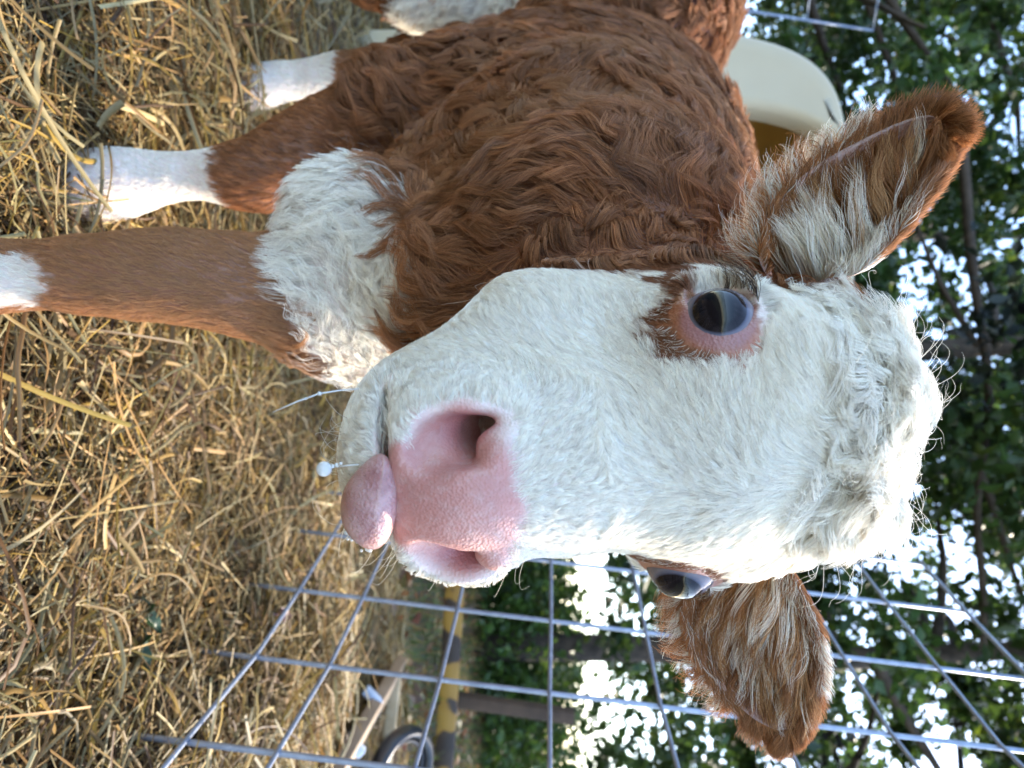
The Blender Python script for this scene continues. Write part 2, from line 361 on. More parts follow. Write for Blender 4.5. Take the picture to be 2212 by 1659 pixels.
# single leaves dropped on the hay
m_gl = noise_mat('green_leaf', [(.4, (.015, .04, .010)), (.6, (.035, .075, .022))], 40, rough=.4)[0]
m_ml = noise_mat('mauve_leaf', [(.4, (.16, .075, .10)), (.6, (.26, .15, .17))], 40, rough=.5)[0]
for nm, x, y, d, L, wd, az, mt, lab in (('green_leaf', 236, 1335, .80, .024, .009, .5, m_gl, 'pale tipped green leaf lying flat on the hay, the one nearer the calf'), ('green_leaf', 222, 1408, .79, .022, .009, .1, m_gl, 'dark green leaf lying on the hay, the one nearer the wire panel'),
                                    ('mauve_leaf', 540, 1328, 1.12, .026, .012, 1.2, m_ml, 'small mauve leaf lying at the foot of the wire panel')):
    c = cw(P(x, y, d)); t = np.linspace(-1, 1, 13); ca, sa = math.cos(az), math.sin(az); c[2] = gz(c[0:1], c[1:2])[0]+.034
    lf_ = empty(nm, c, lab, 'leaf'); V = []
    for u in t:
        hw = wd*(1-u*u)**.7*(1-.25*u)
        for v in (-1, -.5, 0, .5, 1): lx, ly = u*L, v*hw; V.append([c[0]+ca*lx-sa*ly, c[1]+sa*lx+ca*ly, c[2]+.006*abs(v)+.008*u*u+.003*math.sin(5*u)])
    Q_ = np.array([(i*5+j, (i+1)*5+j, (i+1)*5+j+1, i*5+j+1) for i in range(12) for j in range(4)])
    mesh_np('blade', V, Q_, mt, lf_)
    V_, q, t_ = tube([c+[-ca*L*1.5, -sa*L*1.5, .004], c+[-ca*L, -sa*L, .009], c+[0, 0, .001], c+[ca*L*.8, sa*L*.8, .007]], [.0009, .0009, .0007, .0003], 6); mesh_np('stalk', V_, [q, t_], mt, lf_)

# ------------------------------------------------------------------ trees
m_bark = noise_mat('bark', [(.3, (.030, .022, .017)), (.7, (.085, .062, .048))], 14, rough=.9, bump=.6)[0]
def limb(pts, r0, r1, n=9, wob=.03):
    pts = np.array([np.asarray(p, float) for p in pts]); s = np.linspace(0, len(pts)-1, 16)
    q = np.stack([np.interp(s, np.arange(len(pts)), pts[:, c]) for c in range(3)], -1); q += noise3(q, 1.3, 401)*wob
    return tube(q, np.linspace(r0, r1, 16), n)
def tree(base, h, r, trunk_r, label, limbs, nclump, nleaf, sz, tint, seed, zlo=.22, flat=1., extra=()):
    g = np.random.default_rng(seed)
    T_ = empty('tree', base, label, 'tree', 'trees behind the pen')
    base = np.asarray(base, float)
    parts = [limb([base-[0, 0, .1], base+[.05, 0, h*.35], base+[-.05, .1, h*.7], base+[.02, 0, h*.95]], trunk_r, trunk_r*.25)]
    for k in range(limbs):
        z = h*g.uniform(.22, .75); az = g.uniform(0, 6.28); L = r*g.uniform(.7, 1.0)
        a = base+[0, 0, z]; b = a+np.array([np.cos(az)*L*.5, np.sin(az)*L*.5, L*.25]); c = a+np.array([np.cos(az)*L, np.sin(az)*L, L*.40])
        parts.append(limb([a, b, c], trunk_r*.42, trunk_r*.10, 7))
    for e in extra: parts.append(limb(e[0], e[1], e[2], 9, .05))
    V_, F_ = join(parts); mesh_np('trunk', V_, F_, m_bark, T_)
    # crown: leaf sprays scattered through the volume, open between them
    u = nrm(g.normal(size=(nclump, 3))); rr = g.random(nclump)**.42
    cc = u*rr[:, None]*np.array([r, r, h*(1-zlo)/2])+base+[0, 0, h*(1+zlo)/2]
    cc = cc[noise(cc, .9, seed)+.12*g.normal(size=len(cc)) > -.02]
    ci = g.integers(0, len(cc), nleaf); cr_ = g.uniform(.16, .42, len(cc))
    off_ = g.normal(size=(nleaf, 3))*np.array([1, 1, .5*flat])*cr_[ci][:, None]*.62
    p = cc[ci]+off_
    nn_ = nrm(g.normal(0, .8, (nleaf, 3))+np.array([0, 0, .9])+off_*1.2)
    tv = np.asarray(tint)*(1+.35*g.normal(size=len(cc)))[ci][:, None]*g.uniform(.65, 1.4, nleaf)[:, None]
    tv = tv*np.where((g.random(nleaf) < .07)[:, None], np.array([2.0, 1.5, .8]), 1)
    V_, F3, C_ = quads(p, nn_, g.uniform(.6, 1.25, nleaf)*sz, np.clip(tv, .008, .5), .55)
    mesh_np('crown', V_, F3, m_leaf, T_, False, None, C_)
B0 = cw(P(2100, -100, 4.4)); 
tree((-3.5, 5.9, 0), 7.2, 2.3, .10, 'tree beyond the hutch roof with sky showing through its leaves', 9, 150, 7500, .060, (.032, .068, .014), 5, .12)
tree((-.3, 5.4, 0), 7.8, 2.3, .12, 'tree behind the ears of the calf with a long bare limb crossing its crown', 9, 250, 15000, .058, (.028, .058, .013), 6, .10,
     extra=[([P(2085, 330, 4.4)@np.array([[1, 0, 0], [0, cp, -sp], [0, sp, cp]])+[0, 0, CAMZ], PW(2115, 600, 4.4), PW(2135, 850, 4.4), PW(2110, 1100, 4.4), PW(2112, 1400, 4.5)], .034, .022),
            ([PW(1985, 470, 4.5), PW(2050, 620, 4.45), PW(2112, 740, 4.42)], .012, .022)])
tree((2.0, 5.2, 0), 7.5, 2.2, .11, 'dark leafed tree standing behind the wire panel', 9, 290, 19000, .058, (.026, .054, .012), 8, .10)
tree((4.6, 7.2, 0), 7.5, 2.6, .12, 'tree farther off to the right behind the wire panel', 8, 260, 17000, .070, (.034, .07, .013), 9, .06)
tree((1.1, 8.6, 0), 8.8, 2.9, .13, 'tallest tree at the back between the two nearer crowns', 8, 240, 12000, .075, (.032, .065, .013), 10, .08)
tree((-2.0, 9.5, 0), 8.5, 2.9, .13, 'rear tree seen through the crowns above the hutch', 8, 190, 8000, .078, (.032, .065, .013), 11, .10)
tree((-6.4, 8.0, 0), 7.5, 2.6, .12, 'leftmost tree beyond the pen', 6, 220, 14000, .060, (.03, .055, .013), 12, .10)
# the wood far behind, one mass of leaves with a low gap of sky
n = 52000; p = np.stack([br.uniform(-14, 17, n), br.uniform(12.5, 16, n), 10.5*br.random(n)**1.25], -1)
n2 = 12000; a = br.uniform(.75*np.pi, 2.25*np.pi, n2); p = np.vstack([p, np.stack([15*np.cos(a), 13*np.sin(a)-2, 3.6*br.random(n2)], -1)]); n += n2; isb = np.arange(n) >= n-n2  # unseen ring behind the camera, added to darken the horizon in the eye reflection
dens = noise(p, .38, 501)+.8*noise(p, 1.0, 502)+.5*noise(p, 2.6, 503)
keep = (dens > -.02+.06*np.clip(p[:, 2]-2.5, 0, 6)) | isb
gap = (((p[:, 0]-4.6)/2.1)**2+((p[:, 2]-1.35)/.42)**2) < 1+.8*noise(p, 2.0, 504)
keep &= ~gap; p = p[keep]; n = len(p)
V_, T_, C_ = quads(p, nrm(br.normal(0, .8, (n, 3))+[0, -.2, .8]), br.uniform(.09, .19, n), np.array([.026, .052, .013])*br.uniform(.5, 1.6, n)[:, None])
tag(mesh_np('far_woods', V_, T_, m_leaf, None, False, None, C_), kind='stuff')
# low scrub under the crowns
for k, (bx, by, w_, h_, lab) in enumerate([(2.1, 5.6, 1.2, .9, 'low green bush behind the rusty rail'), (.7, 6.4, 1.1, .8, 'low green bush under the trees left of the rail'), (3.6, 6.6, 1.5, .9, 'wide green bush under the far right tree'), (-3.4, 6.5, 1.6, 1.0, 'low bush beyond the hutch')]):
    bs = empty('bush', (bx, by, 0), lab, 'bush', 'bushes under the trees')
    n = 5200; u = nrm(br.normal(size=(n, 3))); u[:, 2] = np.abs(u[:, 2]); p = u*br.random(n)[:, None]**.4*np.array([w_, w_*.7, h_])*(1+.25*noise(u, 3, k))[:, None]+[bx, by, .02]
    V_, T_, C_ = quads(p, nrm(br.normal(0, .8, (n, 3))+[0, 0, .8]), br.uniform(.025, .055, n), np.array([.05, .095, .018])*br.uniform(.5, 1.6, n)[:, None])
    mesh_np('foliage', V_, T_, m_leaf, bs, False, None, C_)
    pp = [limb([np.array([bx, by, -.05]), np.array([bx+.3*math.cos(a), by+.3*math.sin(a), h_*.5]), np.array([bx+.6*w_*math.cos(a), by+.4*w_*math.sin(a), h_*.85])], .012, .004, 6, .02) for a in (0, 1.3, 2.6, 3.9, 5.2)]
    V_, F_ = join(pp); mesh_np('stem', V_, F_, m_bark, bs)

#=== BACKGROUND END
# ------------------------------------------------------------------ signed distance calf
HO = np.array([0.03645245, 0.3612041, 0.0981366])
EYE = {-1: np.array([-.0680, -.0010, .0015]), 1: np.array([.0640, .0055, -.0015])}
HM = np.array([[0.93086066, 0.36403854, -0.03121495], [0.36484791, -0.93070556, 0.02594519], [0.01960688, 0.03554006, 0.9991759]])
def H2C(p): return np.asarray(p, float)@HM+HO            # head-local (l, f, h) -> camera metres
def C2H(p): return (np.asarray(p, float)-HO)@HM.T

def axis(segs):
    out = []
    for a, b, st in segs:
        n = max(2, int(round((b-a)/st))); out.append(np.linspace(a, b, n, endpoint=False))
    out.append([segs[-1][1]]); return np.concatenate(out)
GX = axis([(-.95, -.13, .011), (-.13, -.075, .005), (-.075, .150, .0023), (.150, .19, .005)])
GD = axis([(.235, .40, .0023), (.40, .47, .005), (.47, 1.40, .011)])
GZ = axis([(-.56, -.13, .008), (-.13, .245, .0023), (.245, .42, .010)])
FIELD = np.full((len(GX), len(GD), len(GZ)), 0.2, np.float32)
def sub(lo, hi):
    i = [max(0, np.searchsorted(G, a)-1) for G, a in zip((GX, GD, GZ), lo)]
    j = [min(len(G), np.searchsorted(G, b)+1) for G, b in zip((GX, GD, GZ), hi)]
    s = tuple(slice(a, b) for a, b in zip(i, j))
    X, D, Z = np.meshgrid(GX[s[0]], GD[s[1]], GZ[s[2]], indexing='ij')
    return s, np.stack([X, D, Z], -1)
def smin(a, b, k):
    h = np.clip(.5+.5*(b-a)/k, 0, 1); return b*(1-h)+a*h-k*h*(1-h)
def put(s, d, k, carve=False):
    f = FIELD[s]
    FIELD[s] = (-smin(-f, d, k)) if carve else smin(f, d, k)
def ell(c, r, k=.02, A=None, head=False, carve=False):
    """ellipsoid: centre, radii, axes rows A"""
    c = np.asarray(c, float); r = np.asarray(r, float)
    R = HM if head else (np.eye(3) if A is None else np.asarray(A, float))
    cc = H2C(c) if head else c
    m = np.abs(R.T@np.diag(r)).sum(1)+k
    s, p = sub(cc-m, cc+m)
    q = (p-cc)@R.T
    k0 = np.linalg.norm(q/r, axis=-1); k1 = np.linalg.norm(q/(r*r), axis=-1)
    put(s, k0*(k0-1)/(k1+1e-9), k, carve)
def cone(a, b, ra, rb, k=.02, head=False, carve=False, sc_=(1, 1, 1)):
    """tapered capsule; sc_ stretches it along head / camera axes"""
    a = np.asarray(a, float); b = np.asarray(b, float)
    ca, cb = (H2C(a), H2C(b)) if head else (a, b)
    m = max(ra, rb)*max(sc_)+k
    s, p = sub(np.minimum(ca, cb)-m, np.maximum(ca, cb)+m)
    if head: p = C2H(p)
    S = np.asarray(sc_, float)
    q = (p-a)/S; ab = (b-a)/S
    t = np.clip((q@ab)/(ab@ab), 0, 1)
    put(s, (np.linalg.norm(q-t[..., None]*ab, axis=-1)-(ra+(rb-ra)*t))*min(S), k, carve)
def chain(L, k=.02):
    for a, b in zip(L[:-1], L[1:]): cone(P(*a[:3]), P(*b[:3]), a[3], b[3], k)

BA = np.array([[-.62, .785, 0], [.785, .62, 0], [0, 0, 1]])       # along body, across, up
# trunk
ell(P(1262, 340, .88), (.30, .150, .185), .05, BA)
ell(P(1268, 30, 1.16), (.24, .165, .245), .06, BA)
ell(P(1110, 300, .86), (.13, .12, .17), .05, BA)
ell(P(1120, 520, .70), (.12, .115, .15), .05, BA)
cone(P(1255, 480, .72), P(1290, 640, .56), .158, .122, .05)
cone(P(1290, 640, .56), P(1370, 800, .47), .120, .075, .04)
ell(P(775, 590, .625), (.075, .098, .075), .04, BA)
cone(P(1010, 640, .53), P(900, 600, .60), .050, .06, .04)
# near fore leg, far fore leg, hind legs
chain([(800, 690, .63, .06), (690, 655, .60, .050), (600, 630, .585, .041), (500, 612, .57, .0375), (385, 596, .562, .0345), (280, 595, .556, .031),
       (170, 594, .552, .027), (30, 595, .548, .0238), (-70, 598, .54, .025), (-120, 600, .535, .031), (-175, 610, .515, .030)], .02)
chain([(1000, 270, .82, .09), (850, 290, .79, .07), (720, 315, .775, .052), (640, 345, .765, .044), (560, 378, .757, .037), (500, 380, .752, .030), (430, 378, .75, .0225),
       (360, 384, .747, .0235), (290, 391, .742, .030), (240, 398, .735, .034), (190, 405, .72, .036)], .018)
chain([(1150, 90, 1.18, .10), (1000, 130, 1.16, .065), (880, 152, 1.14, .045), (800, 160, 1.13, .036), (735, 166, 1.12, .034), (680, 170, 1.115, .028), (610, 176, 1.11, .027),
       (560, 186, 1.105, .031), (515, 205, 1.08, .034)], .02)
cone(P(740, 150, 1.13), P(722, 128, 1.135), .02, .010, .015)
chain([(1200, -60, 1.12, .13), (1090, -8, 1.06, .060), (1000, 2, 1.04, .045), (900, -5, 1.03, .034), (800, -38, 1.04, .032), (700, -75, 1.07, .030), (600, -95, 1.06, .026), (520, -100, 1.02, .033), (480, -95, 1.0, .033)], .025)
# head: skull, forehead, brow, cheeks, snout, muzzle, chin
cone(P(1370, 800, .47), H2C((0, -.05, .02)), .078, .070, .04)
ell((-.011, -.040, .050), (.065, .064, .060), .02, head=True)
ell((-.004, -.010, .028), (.061, .052, .077), .03, head=True)
for s_ in (-1, 1):
    ell((s_*(.058 if s_ < 0 else .056), -.010, .006), (.032, .032, .034), .018, head=True)
    ell((s_*(.050 if s_ < 0 else .040), .002, .036), (.022, .024, .020), .02, head=True)
    cone((s_*.045, -.062, .0), (s_*.042, -.050, -.085), .040, .034, .03, head=True)
    cone((s_*.042, -.050, -.085), (s_*.022, -.004, -.148), .034, .024, .03, head=True)
cone((0, .004, -.01), (0, .012, -.085), .046, .038, .03, head=True, sc_=(1.05, 1, 1))
cone((0, .012, -.085), (0, .022, -.120), .038, .036, .03, head=True, sc_=(1.05, 1, 1))
cone((0, -.045, -.02), (0, -.010, -.14), .055, .030, .04, head=True)
ell((0.002, .018, -.126), (.050, .034, .030), .022, head=True)
ell((-.001, .036, -.119), (.027, .022, .036), .016, head=True)
for s_ in (-1, 1):
    ell((s_*.034+.002, .027, -.112), (.017, .019, .017), .012, head=True)
    ell((s_*.026+.002, .030, -.141), (.021, .020, .014), .014, head=True)
ell((.002, .012, -.163), (.035, .030, .020), .016, head=True)
# mouth line
ell((.004, .038, -.1585), (.036, .034, .0026), .004, head=True, carve=True)
ell((-.030, .024, -.1605), (.012, .018, .002), .004, head=True, carve=True)
# nostrils
for s_ in (-1, 1):
    o_ = .003
    cone((s_*.0420+o_, .050, -.103), (s_*.0375+o_, .0490, -.121), .0080, .0140, .004, head=True, carve=True)
    cone((s_*.0375+o_, .0490, -.121), (s_*.0305+o_, .0560, -.138), .0140, .0125, .005, head=True, carve=True)
    cone((s_*.0325+o_, .050, -.119), (s_*.022+o_, .010, -.104), .0115, .0105, .004, head=True, carve=True)
    ell((s_*.0275+o_, .046, -.1055), (.0095, .010, .0115), .006, head=True)
    ell((s_*.046+o_, .035, -.121), (.006, .010, .016), .008, head=True)
# eye openings
for s_ in (-1, 1):
    ell(EYE[s_]+np.array([s_*.0262, -.0005, -.0005]), (.030, .0225, .0155 if s_ < 0 else .0145), .005, head=True, carve=True)

def surface_nets(F_, X, D, Z):
    ins = F_ < 0
    n = np.array(F_.shape)-1
    cs = ins[:-1, :-1, :-1].astype(np.int8)
    cs = cs.copy()
    for a in (0, 1):
        for b in (0, 1):
            for c in (0, 1):
                if a+b+c: cs += ins[a:a+n[0], b:b+n[1], c:c+n[2]]
    act = (cs > 0) & (cs < 8)
    idx = np.full(act.shape, -1, np.int64); ai = np.argwhere(act); idx[act] = np.arange(len(ai))
    acc = np.zeros((len(ai), 3)); cnt = np.zeros(len(ai)); quads = []
    G = [X, D, Z]
    for ax in range(3):
        s0 = [slice(None)]*3; s1 = [slice(None)]*3; s0[ax] = slice(0, -1); s1[ax] = slice(1, None)
        a, b = F_[tuple(s0)], F_[tuple(s1)]
        e = np.argwhere((a < 0) != (b < 0))
        fa = a[tuple(e.T)]; fb = b[tuple(e.T)]; t = fa/(fa-fb)
        p = np.stack([G[k][e[:, k]] for k in range(3)], -1).astype(float)
        p[:, ax] += t*(G[ax][e[:, ax]+1]-G[ax][e[:, ax]])
        u, v = (ax+1) % 3, (ax+2) % 3
        cells = []; ok = np.ones(len(e), bool)
        for du, dv in ((0, 0), (-1, 0), (-1, -1), (0, -1)):
            c = e.copy(); c[:, u] += du; c[:, v] += dv
            good = (c[:, u] >= 0) & (c[:, v] >= 0) & (c[:, u] < n[u]) & (c[:, v] < n[v])
            ok &= good; cc = np.clip(c, 0, n-1); ci = idx[tuple(cc.T)]
            w = good & (ci >= 0)
            for k in range(3): acc[:, k] += np.bincount(ci[w], p[w, k], len(ai))
            cnt += np.bincount(ci[w], minlength=len(ai)); cells.append(ci)
        q = np.stack(cells, -1)[ok]; flip = (fa < 0)[ok]
        q[~flip] = q[~flip][:, ::-1]
        quads.append(q)
    return acc/cnt[:, None], np.vstack(quads)
BV, BQ = surface_nets(FIELD, GX, GD, GZ)
# relax a little
def relax(V, Q, it=2, w=.5):
    for _ in range(it):
        s = np.zeros_like(V); c = np.zeros(len(V))
        for a, b in ((0, 1), (1, 2), (2, 3), (3, 0)):
            for i, j in ((a, b), (b, a)):
                for k in range(3): s[:, k] += np.bincount(Q[:, i], V[Q[:, j], k], len(V))
                c += np.bincount(Q[:, i], minlength=len(V))
        V = V*(1-w)+w*s/np.maximum(c, 1)[:, None]
    return V
BV = relax(BV, BQ, 3, .5)
def vnormals(V, Q):
    fn = np.cross(V[Q[:, 2]]-V[Q[:, 0]], V[Q[:, 3]]-V[Q[:, 1]])
    N = np.zeros_like(V)
    for i in range(4):
        for k in range(3): N[:, k] += np.bincount(Q[:, i], fn[:, k], len(V))
    return nrm(N)
BN = vnormals(BV, BQ)
_q = C2H(BV); _c = sstep(.045, .085, _q[:, 2])*(_q[:, 1] > -.12)
BV = BV+BN*(_c*(.0050*noise(BV, 42, 911)+.0025*noise(BV, 90, 912)))[:, None]
BN = vnormals(BV, BQ)

# ears: cupped leaves between two edge curves
def curve(pts, n):
    pts = np.array([P(*q) for q in pts]); t = np.linspace(0, 1, len(pts)); s = np.linspace(0, 1, n)
    # catmull-rom
    pp = np.vstack([2*pts[0]-pts[1], pts, 2*pts[-1]-pts[-2]])
    u = s*(len(pts)-1); i = np.minimum(u.astype(int), len(pts)-2); f = (u-i)[:, None]
    a, b, c, d = pp[i], pp[i+1], pp[i+2], pp[i+3]
    return .5*((2*b)+(-a+c)*f+(2*a-5*b+4*c-d)*f**2+(-a+3*b-3*c+d)*f**3)
def ear(A, B, cup, th=.0045, n=40, m=26):
    a, b = curve(A, n), curve(B, n)
    u = np.linspace(0, 1, m)
    mid = a[:, None]*(1-u[None, :, None])+b[:, None]*u[None, :, None]
    ax = nrm(np.gradient((a+b)/2, axis=0)); wd = nrm(b-a)
    nn = nrm(np.cross(ax, wd)); nn *= np.sign(-nn[n//2, 1])          # towards the camera
    t = np.linspace(0, 1, n)
    cd = cup*(np.clip(1-t, 0, 1)**.6)*np.minimum(1, np.linalg.norm(b-a, axis=1)/.03)
    pr = (1-np.abs(2*u-1)**2.2)
    inner = mid-nn[:, None]*(cd[:, None]*pr[None])[..., None]
    edge = np.minimum(1, (np.linalg.norm(b-a, axis=1)/.012))
    outer = inner-nn[:, None]*(th*edge[:, None]*(.25+.75*pr[None]))[..., None]
    V = np.concatenate([inner.reshape(-1, 3), outer.reshape(-1, 3)]); Q = []
    g = lambda i, j, k=0: k*n*m+i*m+j
    for i in range(n-1):
        for j in range(m-1):
            Q.append((g(i, j), g(i+1, j), g(i+1, j+1), g(i, j+1)))
            Q.append((g(i, j, 1), g(i, j+1, 1), g(i+1, j+1, 1), g(i+1, j, 1)))
        Q.append((g(i, 0), g(i, 0, 1), g(i+1, 0, 1), g(i+1, 0))); Q.append((g(i, m-1), g(i+1, m-1), g(i+1, m-1, 1), g(i, m-1, 1)))
    for j in range(m-1):
        Q.append((g(n-1, j), g(n-1, j, 1), g(n-1, j+1, 1), g(n-1, j+1)))
    Q = np.array(Q)
    # orient so that the inner sheet faces the camera side
    c = np.cross(V[Q[:, 2]]-V[Q[:, 0]], V[Q[:, 3]]-V[Q[:, 1]])
    k = 2*(len(Q)//3)//2
    if (c[0]@nn[0]) < 0: Q = Q[:, ::-1]
    return V, Q, dict(ax=ax, nn=nn, wd=wd, n=n, m=m, inner=inner, outer=outer)
EL = ear([(1640, 560, .386), (1655, 485, .392), (1695, 415, .392), (1775, 350, .388), (1870, 298, .380), (1950, 262, .374), (2012, 250, .370), (2040, 285, .367)],
         [(1790, 600, .378), (1850, 592, .372), (1905, 545, .368), (1960, 480, .366), (2005, 410, .366), (2040, 350, .367), (2052, 312, .367), (2042, 287, .367)], .030)
ER = ear([(1490, 1262, .425), (1475, 1310, .430), (1490, 1385, .434), (1535, 1465, .436), (1590, 1520, .436), (1632, 1555, .434), (1675, 1576, .432), (1698, 1578, .430)],
         [(1700, 1215, .420), (1728, 1262, .416), (1760, 1330, .414), (1774, 1400, .416), (1772, 1465, .420), (1750, 1530, .425), (1722, 1568, .428), (1700, 1579, .430)], .028)

# ------------------------------------------------------------------ coat pattern (fixed to the animal)
PINK = np.array([.52, .235, .20]); BROWN = np.array([.250, .105, .042]); WHITE = np.array([.92, .86, .76]); TAN = np.array([.42, .225, .105])
def sph(p, c, r): return np.linalg.norm((p-np.asarray(c)), axis=-1)-r
def headness(p):
    """>0 where the white face mask is (metres inside)"""
    q = C2H(p); l, f, h = q[..., 0], q[..., 1], q[..., 2]
    fb = -.052-.10*np.clip(-h-.06, 0, .1)+.35*np.clip(h-.03, 0, .05)*(l < 0)   # rear limit of the mask
    fb = np.where(h < -.09, -.06-.25*(-.09-h), fb)
    m = f-fb
    m = np.minimum(m, .105-np.abs(l)); m = np.minimum(m, h+.215)
    m = np.minimum(m, np.where((l < 0) & (h > -.10) & (h < .03), .0845+l+.25*np.clip(-.02-h, 0, .1)+.6*np.clip(h-.0, 0, .1), 1))
    return m
def coat(p):
    """returns white amount, pink amount, eye-ring amount"""
    n1 = noise(p, 130, 3)*.006+noise(p, 300, 4)*.003
    q = C2H(p); l, f, h = q[..., 0], q[..., 1], q[..., 2]
    w = sstep(-.001, .002, headness(p)+n1)
    e = 0
    for s_ in (-1, 1):
        rr = np.sqrt(((l-s_*(.067 if s_ < 0 else .060))/.9)**2+((f-(.008 if s_ < 0 else .022))/1.0)**2+((h+(.006 if s_ < 0 else .010))/(1.0 if s_ < 0 else 1.25))**2)
        e = np.maximum(e, 1-sstep(.0265, .0305, rr+n1*1.0+noise(p, 60, 9)*.003))
    # chest, legs, belly
    b = [np.maximum.reduce([p[..., 2]+np.interp(p[..., 0], [-.26, -.19, -.12, -.03, 0], [.125, .108, .075, .072, .07]), np.interp(p[..., 0], [-.26, -.20, -.12, -.035, 0], [-.160, -.182, -.192, -.168, -.155])-p[..., 2], p[..., 1]-.735, -.245-p[..., 0]]),
         sph(p, P(5, 612, .515), .027), sph(p, P(930, 20, 1.00), .06), sph(p, P(1080, 10, 1.01), .062), sph((p-P(860, 133, 1.08))/np.array([1, 1, 1.8]), 0, .026)]
    bb = np.minimum.reduce(b)+noise(p, 60, 11)*.010+n1
    z2 = p[..., 2]-P(482, 372, .75)[2]-.35*(p[..., 0]-P(482, 395, .75)[0])*(p[..., 0] > P(482, 395, .75)[0])
    leg2 = np.where((p[..., 1] > .62) & (p[..., 1] < .95), z2+n1, 1)
    leg3 = np.where(p[..., 1] >= .95, p[..., 2]-P(742, 165, 1.12)[2]+n1, 1)
    wb = 1-sstep(-.002, .002, np.minimum.reduce([bb, leg2, leg3]))
    far = sstep(.0, .03, -headness(p)-.01)
    white = np.maximum(w, wb*(far > .2))
    # muzzle skin
    dm = np.sqrt(((l-.002)/.049)**2+((h+.124)/.031)**2)
    pk = (1-sstep(.80, 1.12, dm+noise(p, 90, 5)*.09))*(f > .012)
    pk = np.maximum(pk, (1-sstep(.8, 1.05, np.sqrt((l/.030)**2+((h+.150)/.012)**2)))*(f > .02))
    return white, pk, e
def skin_col(p):
    w, pk, e = coat(p)
    q = C2H(p)
    base = np.array([.26, .11, .06])*(1-w[..., None])+np.array([.74, .62, .55])*w[..., None]
    ring = np.array([.30, .110, .050])+np.array([.12, .05, .04])*noise(p, 70, 21)[..., None]+np.array([.05, .03, .02])*noise(p, 400, 22)[..., None]
    base = base*(1-e[..., None])+ring*e[..., None]
    pn = PINK*(1+.10*noise(p, 110, 31)[..., None])+np.array([.05, .09, .09])*np.clip(noise(p, 420, 33), 0, 1)[..., None]
    base = base*(1-pk[..., None])+pn*pk[..., None]
    # lid margin and inside of the nostrils
    for s_ in (-1, 1):
        d = np.linalg.norm(q-np.array([s_*.066, 0.001, .001]), axis=-1)
        m = (1-sstep(.0205, .0235, d))[..., None]
        base = base*(1-m)+np.array([.33, .15, .14])*m
        d = np.linalg.norm((q-np.array([s_*.034+.003, .040, -.120]))/np.array([1, 1, 1.3]), axis=-1)
        m = (1-sstep(.005, .014, d))[..., None]*.7
        base = base*(1-m)+np.array([.42, .13, .13])*m
    return np.clip(base, 0, 1)

m_skin, N_, L_, B_ = new_mat('calf_skin')
at = N_.new('ShaderNodeAttribute'); at.attribute_name = 'tint'
L_.new(at.outputs['Color'], B_.inputs['Base Color'])
B_.inputs['Roughness'].default_value = .40; B_.inputs['Coat Weight'].default_value = .25; B_.inputs['Coat Roughness'].default_value = .25; B_.inputs['Subsurface Weight'].default_value = .25
B_.inputs['Subsurface Radius'].default_value = (1, .35, .25); B_.inputs['Subsurface Scale'].default_value = .006
vo = N_.new('ShaderNodeTexVoronoi'); vo.inputs['Scale'].default_value = 700
tc = N_.new('ShaderNodeTexCoord'); L_.new(tc.outputs['Object'], vo.inputs['Vector'])
bp = N_.new('ShaderNodeBump'); bp.inputs['Strength'].default_value = .35; bp.inputs['Distance'].default_value = .0012
L_.new(vo.outputs['Distance'], bp.inputs['Height']); L_.new(bp.outputs[0], B_.inputs['Normal'])

calf_loc = np.array([-.30, .85, 0.0])
calf = empty('calf', calf_loc, 'young brown calf with a curly white face, pink nose and tongue out, standing on hay', 'calf')
allV = [BV]; allQ = [BQ]; off = len(BV); skc = [skin_col(BV)]
for V_, Q_, I_ in (EL, ER):
    allV.append(V_); allQ.append(Q_+off); off += len(V_)
    skc.append(np.tile(np.array([.30, .14, .09]), (len(V_), 1)))
    ni = len(V_)//2; uu = np.tile(np.linspace(0, 1, I_['m']), I_['n'])
    skc[-1][:ni] = np.array([.58, .36, .31])*(1-.25*np.abs(2*uu-1)[:, None])
body = mesh_np('body', cw(np.vstack(allV)), np.vstack(allQ), m_skin, calf, True, None, np.vstack(skc))

# ------------------------------------------------------------------ eyes, tongue, drool
def uvsphere(nu=64, nv=40):
    th = np.linspace(0, np.pi, nv); ph = np.arange(nu)*2*np.pi/nu
    v = np.stack([np.sin(th)[:, None]*np.cos(ph), np.sin(th)[:, None]*np.sin(ph), np.cos(th)[:, None]*np.ones(nu)], -1).reshape(-1, 3)
    q = [(i*nu+j, (i+1)*nu+j, (i+1)*nu+(j+1) % nu, i*nu+(j+1) % nu) for i in range(nv-1) for j in range(nu)]
    return v, np.array(q)
m_eye, N_, L_, B_ = new_mat('eye_wet')
at = N_.new('ShaderNodeAttribute'); at.attribute_name = 'tint'; L_.new(at.outputs['Color'], B_.inputs['Base Color'])
B_.inputs['Roughness'].default_value = .12; B_.inputs['Coat Weight'].default_value = 1.0; B_.inputs['Coat Roughness'].default_value = .015
B_.inputs['Coat IOR'].default_value = 1.36; B_.inputs['Specular IOR Level'].default_value = .05
